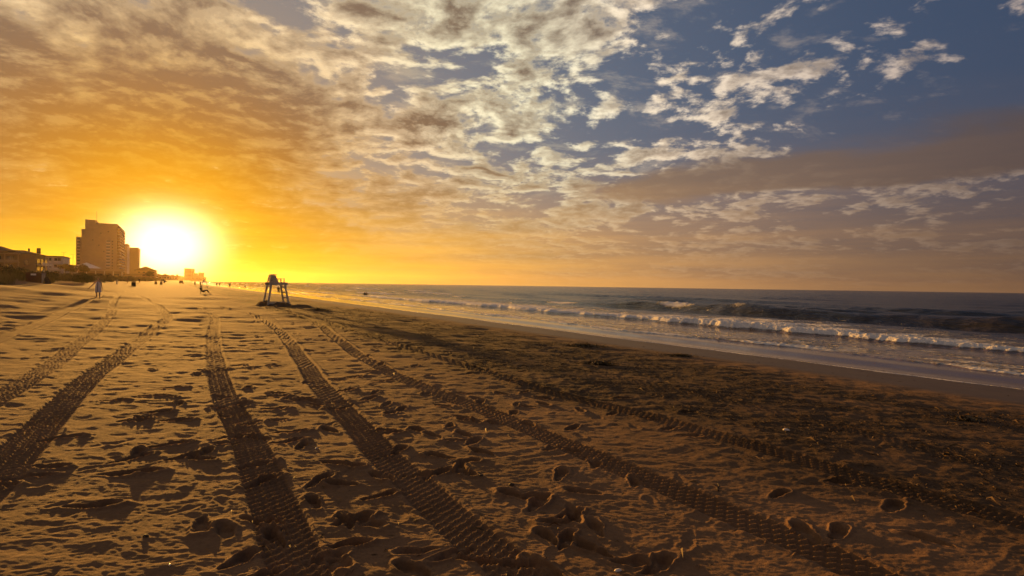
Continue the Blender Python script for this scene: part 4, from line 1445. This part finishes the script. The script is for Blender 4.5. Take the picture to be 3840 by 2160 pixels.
def hair_cap(k, z0, mat, parent, long_=0.0):
    b = MB()
    vs, fs = [], []
    seg, ring = 12, 6
    for i in range(ring + 1):
        th = i / ring * 1.75
        for q in range(seg):
            a = q * 6.2832 / seg
            front = max(0, -math.sin(a))
            thh = th * (1 - .42 * front)
            rx, ry, rz_ = .088 * k, .108 * k, .10 * k
            drop_ = long_ * max(0, math.sin(a)) * (i == ring)
            vs.append((rx * math.sin(thh) * math.cos(a), ry * math.sin(thh) * math.sin(a) + .008, z0 + rz_ * math.cos(thh) - drop_))
    for i in range(ring):
        for q in range(seg):
            fs.append((i * seg + q, i * seg + (q + 1) % seg, (i + 1) * seg + (q + 1) % seg, (i + 1) * seg + q))
    b.add(vs, fs)
    o = b.build('hair', mat, parent, smooth=True)
    return o


def person(label, x, y, rot, h, top, bottom, stride=.12, arm_l=(.05, .0), arm_r=(.05, .0), group='people walking on the far beach', z=None):
    j, bones, k = standing_joints(h, stride, arm_l, arm_r)
    me = skin_body(j, bones, 'pelvis')
    o = link_mesh('person', me, M['skin'])
    o.location = (x, y, (sand_z(x, y) if z is None else z) - .01)
    o.rotation_euler = (0, 0, rot)
    tag(o, label, 'person', group)
    link_mesh('shirt', garment(me, lambda c: .90 * k < c.z < 1.45 * k and abs(c.x) < .30 * k, .012, 'shirt'), M[top], o)
    link_mesh('shorts', garment(me, lambda c: .52 * k < c.z < .93 * k and abs(c.x) < .22 * k, .022, 'shorts'), M[bottom], o)
    hair_cap(k, 1.655 * k, M['hair'], o)
    return o


# the woman in the white dress
def woman():
    x, y, h = -32.2, 43.3, 1.60
    j, bones, k = standing_joints(h, .07, arm_l=(.02, .0), arm_r=(.17, .06))
    me = skin_body(j, bones, 'pelvis', 2)
    o = link_mesh('person', me, M['skin'])
    o.location, o.rotation_euler = (x, y, sand_z(x, y) - .01), (0, 0, rad(20))
    tag(o, 'woman with auburn hair in a sleeveless knee length white dress walking on the left sand', 'person')
    b = MB()
    seg, rows = 20, [(1.425, .100, .085), (1.36, .150, .112), (1.28, .178, .135), (1.15, .172, .135), (1.0, .192, .160), (.80, .215, .19), (.60, .228, .205), (.50, .232, .21)]
    vs, fs = [], []
    for i, (zz, rx, ry) in enumerate(rows):
        for q in range(seg):
            a = q * 6.2832 / seg
            wv = 1 + (.05 * math.sin(a * 5 + .4) if i > 4 else 0)
            vs.append((rx * k * math.cos(a) * wv, ry * k * math.sin(a) * wv, zz * k))
    for i in range(len(rows) - 1):
        for q in range(seg):
            fs.append((i * seg + q, i * seg + (q + 1) % seg, (i + 1) * seg + (q + 1) % seg, (i + 1) * seg + q))
    b.add(vs, fs)
    dress = b.build('dress', M['dress'], o, smooth=True)
    st = MB()
    for i in range(1, len(rows) - 1):
        z0, z1 = rows[i][0] * k, rows[i + 1][0] * k
        y0, y1 = -rows[i][2] * k * 1.03 - .012, -rows[i + 1][2] * k * 1.03 - .012
        st.add([(-.02, y0, z0), (.02, y0, z0), (.02, y1, z1), (-.02, y1, z1), (-.02, y0 + .01, z0), (.02, y0 + .01, z0), (.02, y1 + .01, z1), (-.02, y1 + .01, z1)],
               [(0, 1, 2, 3), (4, 7, 6, 5), (0, 4, 5, 1), (2, 6, 7, 3), (0, 3, 7, 4), (1, 5, 6, 2)])
    st.build('button_strip', M['brown_cloth'], dress)
    hair_cap(k, 1.655 * k, M['hair'], o, .07)


woman()
AWAY = math.pi + TH
person('left walker of the distant pair left of the far stand', -105.4, 185, AWAY, 1.72, 'brown_cloth', 'dark_cloth', .16)
person('right walker of the distant pair beside the far stand', -103.0, 184, AWAY, 1.68, 'dark_cloth', 'brown_cloth', .10)
person('left walker of the close couple at the waterline', -122.0, 230, AWAY, 1.70, 'dark_cloth', 'dark_cloth', .12)
person('right walker of the close couple at the waterline', -120.6, 229.5, AWAY, 1.70, 'navy_cloth', 'dark_cloth', .16)
person('single dark walker on the wet sand right of the couple', -91.8, 181, AWAY + .2, 1.80, 'dark_cloth', 'dark_cloth', .08, arm_l=(.07, 0), arm_r=(.07, 0))
person('dark figure at the water seen through the ladder of the near lifeguard stand', -40.6, 96.8, AWAY - .6, 1.58, 'dark_cloth', 'dark_cloth', .15, arm_l=(.03, .05))
person('hazy person standing left of the brown bin', -103.7, 150, 2.6, 1.74, 'brown_cloth', 'brown_cloth', .05, group='people by the bins')
person('hazy person standing right of the brown bin', -118.5, 177, 2.9, 1.72, 'dark_cloth', 'brown_cloth', .05, group='people by the bins')
person('left of two bathers standing waist deep in the surf', -29.5, 111.5, AWAY, 1.72, 'dark_cloth', 'dark_cloth', .0, group='bathers in the surf', z=SEA - .95)
person('right of two bathers standing waist deep in the surf', -29.0, 111, AWAY, 1.66, 'dark_cloth', 'dark_cloth', .0, group='bathers in the surf', z=SEA - .95)
person('lone far bather in the surf left of the near lifeguard stand', -118, 246, AWAY, 1.7, 'dark_cloth', 'dark_cloth', .0, group='bathers in the surf', z=SEA - .9)


def seated():
    x, y, rot = -40.6, 73.2, TH + math.pi / 2      # local -y looks to the sea
    z = sand_z(x, y)
    t = thing('beach_chair', 'low reclining beach chair holding the seated dark figure', 'chair', (x, y, z), rot)
    cloth, fr = M['dark_cloth'], M['dark_metal']
    MB().prism([(-.27, 0), (.27, 0), (.27, .012), (-.27, .012)], -.28, .18).build('seat', cloth, t, loc=(0, 0, .20))
    b = MB()
    b.add([(-.27, .17, .205), (.27, .17, .205), (.27, .50, .86), (-.27, .50, .86), (-.27, .185, .20), (.27, .185, .20), (.27, .515, .855), (-.27, .515, .855)],
          [(0, 1, 2, 3), (4, 7, 6, 5), (0, 4, 5, 1), (2, 6, 7, 3), (0, 3, 7, 4), (1, 5, 6, 2)])
    b.build('backrest', cloth, t)
    for sx in (-1, 1):
        MB().tube([(sx * .29, -.28, -.02), (sx * .29, -.26, .21), (sx * .29, .18, .21), (sx * .29, .53, .90)], [.014] * 4, 6).build('side_frame', fr, t)
        MB().tube([(sx * .29, .30, .42), (sx * .29, .34, -.02)], [.013] * 2, 6).build('leg', fr, t)
        MB().box(sx * .30 - .03, sx * .30 + .03, -.22, .30, .40, .425).build('arm_rest', M['white_wood'], t)
    j = {'pelvis': (0, .08, .32, (.16, .12)), 'waist': (0, .17, .46, (.13, .11)), 'chest': (0, .26, .66, (.17, .12)), 'collar': (0, .31, .79, (.11, .09)),
         'neck': (0, .31, .87, .055), 'jaw': (0, .285, .93, (.062, .075)), 'brow': (0, .29, 1.02, (.075, .092)), 'crown': (0, .30, 1.08, (.052, .066)), 'nose': (0, .18, .965, .014)}
    bones = [('pelvis', 'waist'), ('waist', 'chest'), ('chest', 'collar'), ('collar', 'neck'), ('neck', 'jaw'), ('jaw', 'brow'), ('brow', 'crown'), ('brow', 'nose')]
    for sx, nm in ((-1, 'r'), (1, 'l')):
        j['hip' + nm] = (sx * .10, .02, .32, .095)
        j['knee' + nm] = (sx * .13, -.42, .52, .062)
        j['calf' + nm] = (sx * .13, -.54, .34, .056)
        j['ank' + nm] = (sx * .13, -.70, .08, .038)
        j['toe' + nm] = (sx * .14, -.88, .07, (.042, .03))
        j['sho' + nm] = (sx * .185, .30, .76, .062)
        j['elb' + nm] = (sx * .27, .12, .50, .042)
        j['wri' + nm] = (sx * .28, -.12, .47, .03)
        j['palm' + nm] = (sx * .28, -.20, .465, (.036, .02))
        bones += [('pelvis', 'hip' + nm), ('hip' + nm, 'knee' + nm), ('knee' + nm, 'calf' + nm), ('calf' + nm, 'ank' + nm), ('ank' + nm, 'toe' + nm), ('collar', 'sho' + nm), ('sho' + nm, 'elb' + nm), ('elb' + nm, 'wri' + nm), ('wri' + nm, 'palm' + nm)]
        for q in range(4):
            j['f%d%s' % (q, nm)] = (sx * .28 + (q - 1.5) * .02, -.285 + abs(q - 1.4) * .012, .445, .009)
            bones.append(('palm' + nm, 'f%d%s' % (q, nm)))
        j['th' + nm] = (sx * .28 - sx * .05, -.235, .455, .010)
        bones.append(('palm' + nm, 'th' + nm))
    for nm in list(j):
        if nm[:3] in ('pel', 'wai', 'che', 'hip', 'kne', 'cal', 'sho', 'elb'):
            q = j[nm][3]
            j[nm] = (*j[nm][:3], tuple(c * 1.28 for c in q) if isinstance(q, tuple) else q * 1.28)
    me = skin_body(j, bones, 'pelvis')
    o = link_mesh('person', me, M['skin'])
    o.location, o.rotation_euler = (x, y, z), (0, 0, rot)
    tag(o, 'dark seated figure leaning back in a beach chair on the open sand', 'person')
    link_mesh('shirt', garment(me, lambda c: c.y > -.02 and c.z < .83 and c.z > .30 and abs(c.x) < .3, .012, 'shirt'), M['dark_cloth'], o)
    link_mesh('trousers', garment(me, lambda c: c.y <= .02 and c.z > .2 and abs(c.x) < .21, .012, 'trousers'), M['dark_cloth'], o)
    hr = hair_cap(1.0, 1.01, M['hair'], o)
    hr.location = (0, .295, 0)


seated()


# ------------------------------------------------------------------ things on the sand
def bin_(label, x, y, h, r_):
    t = thing('litter_barrel', label, 'bin', (x, y, sand_z(x, y) - .03), 0, 'brown litter barrels')
    MB().tube([(0, 0, 0), (0, 0, h * .34), (0, 0, h * .345), (0, 0, h * .66), (0, 0, h * .665), (0, 0, h)], [r_, r_, r_ * 1.03, r_ * 1.03, r_, r_], 20).build('barrel', M['bin'], t)
    for z in (h * .34, h * .66, h - .02):
        MB().tube([(0, 0, z - .015), (0, 0, z + .025)], [r_ * 1.05, r_ * 1.05], 20).build('hoop', M['dark_metal'], t)
    MB().tube([(0, 0, h + .006), (0, 0, h + .03), (0, 0, h + .07)], [r_ * 1.06, r_ * 1.06, r_ * .5], 20).build('lid', M['bin'], t)


bin_('largest brown litter barrel between two hazy people', -77.5, 114, .95, .38)
bin_('left of two small brown barrels side by side', -128.0, 200, .95, .40)
bin_('right of two small brown barrels side by side', -126.4, 200.5, .88, .38)
bin_('farthest tiny litter barrel right of the pair', -200, 320, 1.0, .42)

t = thing('marker_post', 'short pale marker post standing before the dune shrubs', 'post', (-85.2, 120, sand_z(-85.2, 120) - .05), .3)
MB().box(-.09, .09, -.09, .09, 0, 1.0).build('post', M['white_wood'], t, bevel=.01)
MB().prism([(-.11, 1.0), (.11, 1.0), (0, 1.09)], -.11, .11).build('cap', M['white_wood'], t)


def storage_box():
    x, y = -60.2, 70.0
    t = thing('storage_box', 'maroon fronted wooden beach storage box with a small white notice', 'storage box', (x, y, sand_z(x, y) - .12), rad(24))
    MB().box(-.80, .80, 0, .06, 0, 1.28).build('front_panel', M['maroon'], t, bevel=.01)
    MB().box(-.80, .80, 1.45, 1.5, 0, 1.28).build('back_panel', M['maroon'], t)
    for k in range(8):
        MB().box(.76, .80, .065 + k * .172, .065 + k * .172 + .155, 0, 1.27).build('side_plank', M['grey_board'], t, bevel=.006)
    for k in range(8):
        MB().box(-.80, -.76, .065 + k * .172, .065 + k * .172 + .155, 0, 1.27).build('side_plank', M['grey_board'], t, bevel=.006)
    MB().box(-.84, .84, -.04, 1.54, 1.283, 1.34).build('lid', M['maroon'], t, bevel=.01)
    s_ = MB().box(-.28, .26, -.012, -.003, .98, 1.20).build('notice', M['plastic_white'], t)
    MB().box(-.5, .5, -.03, -.003, .52, .56).build('handle_rail', M['maroon'], t)
    MB().box(.805, .83, .35, .50, .15, 1.1).build('batten', M['white_wood'], t)
    MB().box(.805, .83, .85, 1.0, .15, 1.1).build('batten', M['white_wood'], t)
    x2, y2 = -58.0, 69.4
    g = thing('canvas_heap', 'dark draped canvas cone leaning by the storage box', 'canvas heap', (x2, y2, sand_z(x2, y2) - .05), 0)
    rows = [(0, .42), (.12, .40), (.35, .33), (.62, .24), (.80, .18), (.90, .10), (.93, .02)]
    b = MB()
    seg = 16
    vs = [((r_ * (1 + .13 * math.sin(q * 2.1 + i * .3))) * math.cos(q * 6.2832 / seg) - z * .06, r_ * (1 + .1 * math.sin(q * 1.7)) * math.sin(q * 6.2832 / seg), z) for i, (z, r_) in enumerate(rows) for q in range(seg)]
    fs = [(i * seg + q, i * seg + (q + 1) % seg, (i + 1) * seg + (q + 1) % seg, (i + 1) * seg + q) for i in range(len(rows) - 1) for q in range(seg)]
    b.add(vs, fs)
    b.build('canvas', M['bag'], g, smooth=True)
    MB().tube([(-.05, 0, .88), (-.09, .0, 1.02)], [.025, .02], 8).build('pole_tip', M['dark_metal'], g)


storage_box()


def walkway():
    x, y = from_shore(176, -27)
    z = 3.0
    t = thing('dune_walkway', 'wooden walkway stair with handrail coming down the dune below the round trees', 'walkway', (x, y, z), TH)
    for k in range(10):
        MB().box(.5 + k * 1.0, 1.42 + k * 1.0, -.7, .7, -.08 - k * .16, -.02 - k * .16).build('step', M['grey_board'], t)
    for sy in (-1, 1):
        MB().beam((0, sy * .78, .95), (11, sy * .78, -.75), .09, .06).build('handrail', M['grey_board'], t)
        for k in range(5):
            MB().box(.6 + k * 2.4, .7 + k * 2.4, sy * .78 - .05, sy * .78 + .05, -1.6 - k * .37 + .6, .87 - k * .37).build('post', M['grey_board'], t)


walkway()


def car(label, x, y, z, rot, mat, suv):
    t = thing('parked_car', label, 'car', (x, y, z), rot, 'vehicles far along the beach')
    L, W, H = 4.7, .92, (1.78 if suv else 1.46)
    body = [(-L / 2, .35), (-L / 2 + .05, .85), (-L / 2 + .15, 1.0), (L / 2 - 1.3, 1.02), (L / 2 - .12, .85), (L / 2, .55), (L / 2 - .05, .32)]
    b = MB().prism(body, -W, W)
    b.build('body', mat, t, bevel=.04, smooth=False)
    roof0, roof1 = (-L / 2 + .25, .55) if suv else (-1.1, .35)
    cab = [(-L / 2 + .16 if suv else -1.75, 1.0), (roof0, H - .05), (roof0 + .15, H), (roof1, H), (1.15, 1.01)]
    c = MB().prism(cab, -W + .1, W - .1).build('cabin', mat, t, bevel=.03)
    cabw = [(p[0] * .93 + .02, 1.04 + (p[1] - 1.0) * .86) for p in cab]
    for sy in (-1, 1):
        y0 = sy * (W - .1)
        MB().prism(cabw, y0 - .012, y0 + .012).build('side_window', M['glass'], t)
    MB().beam((1.03, 0, 1.10), (roof1 + .13, 0, H - .1), 1.5, .03, up=(1, 0, 0)).build('windscreen', M['glass'], t)
    MB().beam(((-L / 2 + .145) if suv else -1.72, 0, 1.1), (roof0 - .012, 0, H - .14), 1.4, .03, up=(1, 0, 0)).build('rear_window', M['glass'], t)
    for sx in (-1, 1):
        for sy in (-1, 1):
            w = MB().tube([(sx * 1.4, sy * (W - .2), .33), (sx * 1.4, sy * (W + .02), .33)], [.34, .34], 16).build('wheel', M['rubber'], t)
            MB().tube([(sx * 1.4, sy * (W + .02), .33), (sx * 1.4, sy * (W + .035), .33)], [.2, .2], 12).build('hub_cap', M['chrome'], w)
    for sy in (-1, 1):
        MB().box(L / 2 - .1, L / 2 + .01, sy * .62 - .16, sy * .62 + .16, .62, .76).build('headlight', M['plastic_white'], t)
        MB().box(-L / 2 - .012, -L / 2 + .05, sy * .72 - .1, sy * .72 + .1, .72, .95).build('tail_light', M['maroon'], t)


car('dark off road vehicle with sunlit roof parked far up the beach', -196, 330, sand_z(-196, 330), TH + 1.4, M['car_dark'], True)
car('small hazy car parked by the far dune', -263, 420, sand_z(-263, 420), TH + .6, M['car_dark'], False)
car('white car parked behind the trunks of the dark tree pair', -186.5, 243, gz(-186.5, 243) + .1, TH + .2, M['car_white'], False)


# ------------------------------------------------------------------ small things in the foreground
def small(name, cat, label, x, y, kind, size, rot=0.0, group=None):
    z = sand_z(x, y)
    b = MB()
    if kind == 'twig':
        b.tube([(-size, 0, .004), (-size * .3, .012, .012), (size * .5, -.006, .016), (size, .01, .03)], [.006, .007, .006, .004], 6)
        b.tube([(size * .2, 0, .014), (size * .45, .05, .03)], [.004, .002], 5)
        m = M['twig']
    elif kind == 'stake':
        b.tube([(0, 0, -.02), (.006, 0, size * .5), (-.004, .006, size)], [.008, .007, .004], 6)
        m = M['twig']
    else:
        seg, ring = 10, 6
        vs, fs = [], []
        for i in range(ring + 1):
            th = math.pi * i / ring
            for q in range(seg):
                a = q * 6.2832 / seg
                wob = 1 + .18 * math.sin(a * 2 + size * 90) + .1 * math.sin(a * 3 + i)
                if kind == 'shell':
                    wob *= 1 + .08 * math.cos(a * 9)
                vs.append((size * math.sin(th) * math.cos(a) * wob, size * .75 * math.sin(th) * math.sin(a) * wob, size * (.45 if kind == 'shell' else .7) * math.cos(th) + size * .2))
        for i in range(ring):
            for q in range(seg):
                fs.append((i * seg + q, i * seg + (q + 1) % seg, (i + 1) * seg + (q + 1) % seg, (i + 1) * seg + q))
        b.add(vs, fs)
        m = M['shell'] if kind == 'shell' else M['pebble']
    o = b.build(name, m, smooth=True, loc=(x, y, z), rotz=rot)
    return tag(o, label, cat, group)


small('twig', 'twig', 'dark twig lying on the sand right of centre above the third wheel track', 1.78, 4.72, 'twig', .055, 1.2)
small('pebble', 'pebble', 'round dark pebble above the long footprint at the centre', .02, 4.72, 'pebble', .022)
small('pebble', 'pebble', 'dark pebble left of the centre pebble', -.25, 4.9, 'pebble', .015)
small('shell', 'shell', 'pale shell at the bottom right of the centre footprints', .66, 3.34, 'shell', .022, .5)
small('shell', 'shell', 'white shell on the dark litter at the right', 3.35, 6.75, 'shell', .04, .2)
small('shell', 'shell', 'small pale shell left of the second wheel track', -1.95, 5.6, 'shell', .016, 1.2)
small('pebble', 'pebble', 'dark pebble on the left sand in front of the long footprints', -2.35, 3.6, 'pebble', .018)
small('shell', 'shell', 'tiny pale shell near the lower left corner', -1.98, 3.25, 'shell', .012, 2.0)


# ------------------------------------------------------------------ the air
def haze():
    b = MB().box(-5300, 5300, -5300, 5300, -14, 82)
    m = bpy.data.materials.new('haze')
    m.use_nodes = True
    t_ = m.node_tree
    t_.nodes.clear()
    N = NT(t_)
    v = N.node('ShaderNodeVolumePrincipled')
    v.inputs['Color'].default_value = (1.0, .76, .40, 1)
    v.inputs['Density'].default_value = HAZE_DENSITY
    v.inputs['Anisotropy'].default_value = .72
    N.link(v.outputs[0], N.node('ShaderNodeOutputMaterial').inputs['Volume'])
    b.build('haze', m, kind='stuff', label='thin golden sea haze over the beach', category='haze')


HAZE_DENSITY = 0.000034
haze()
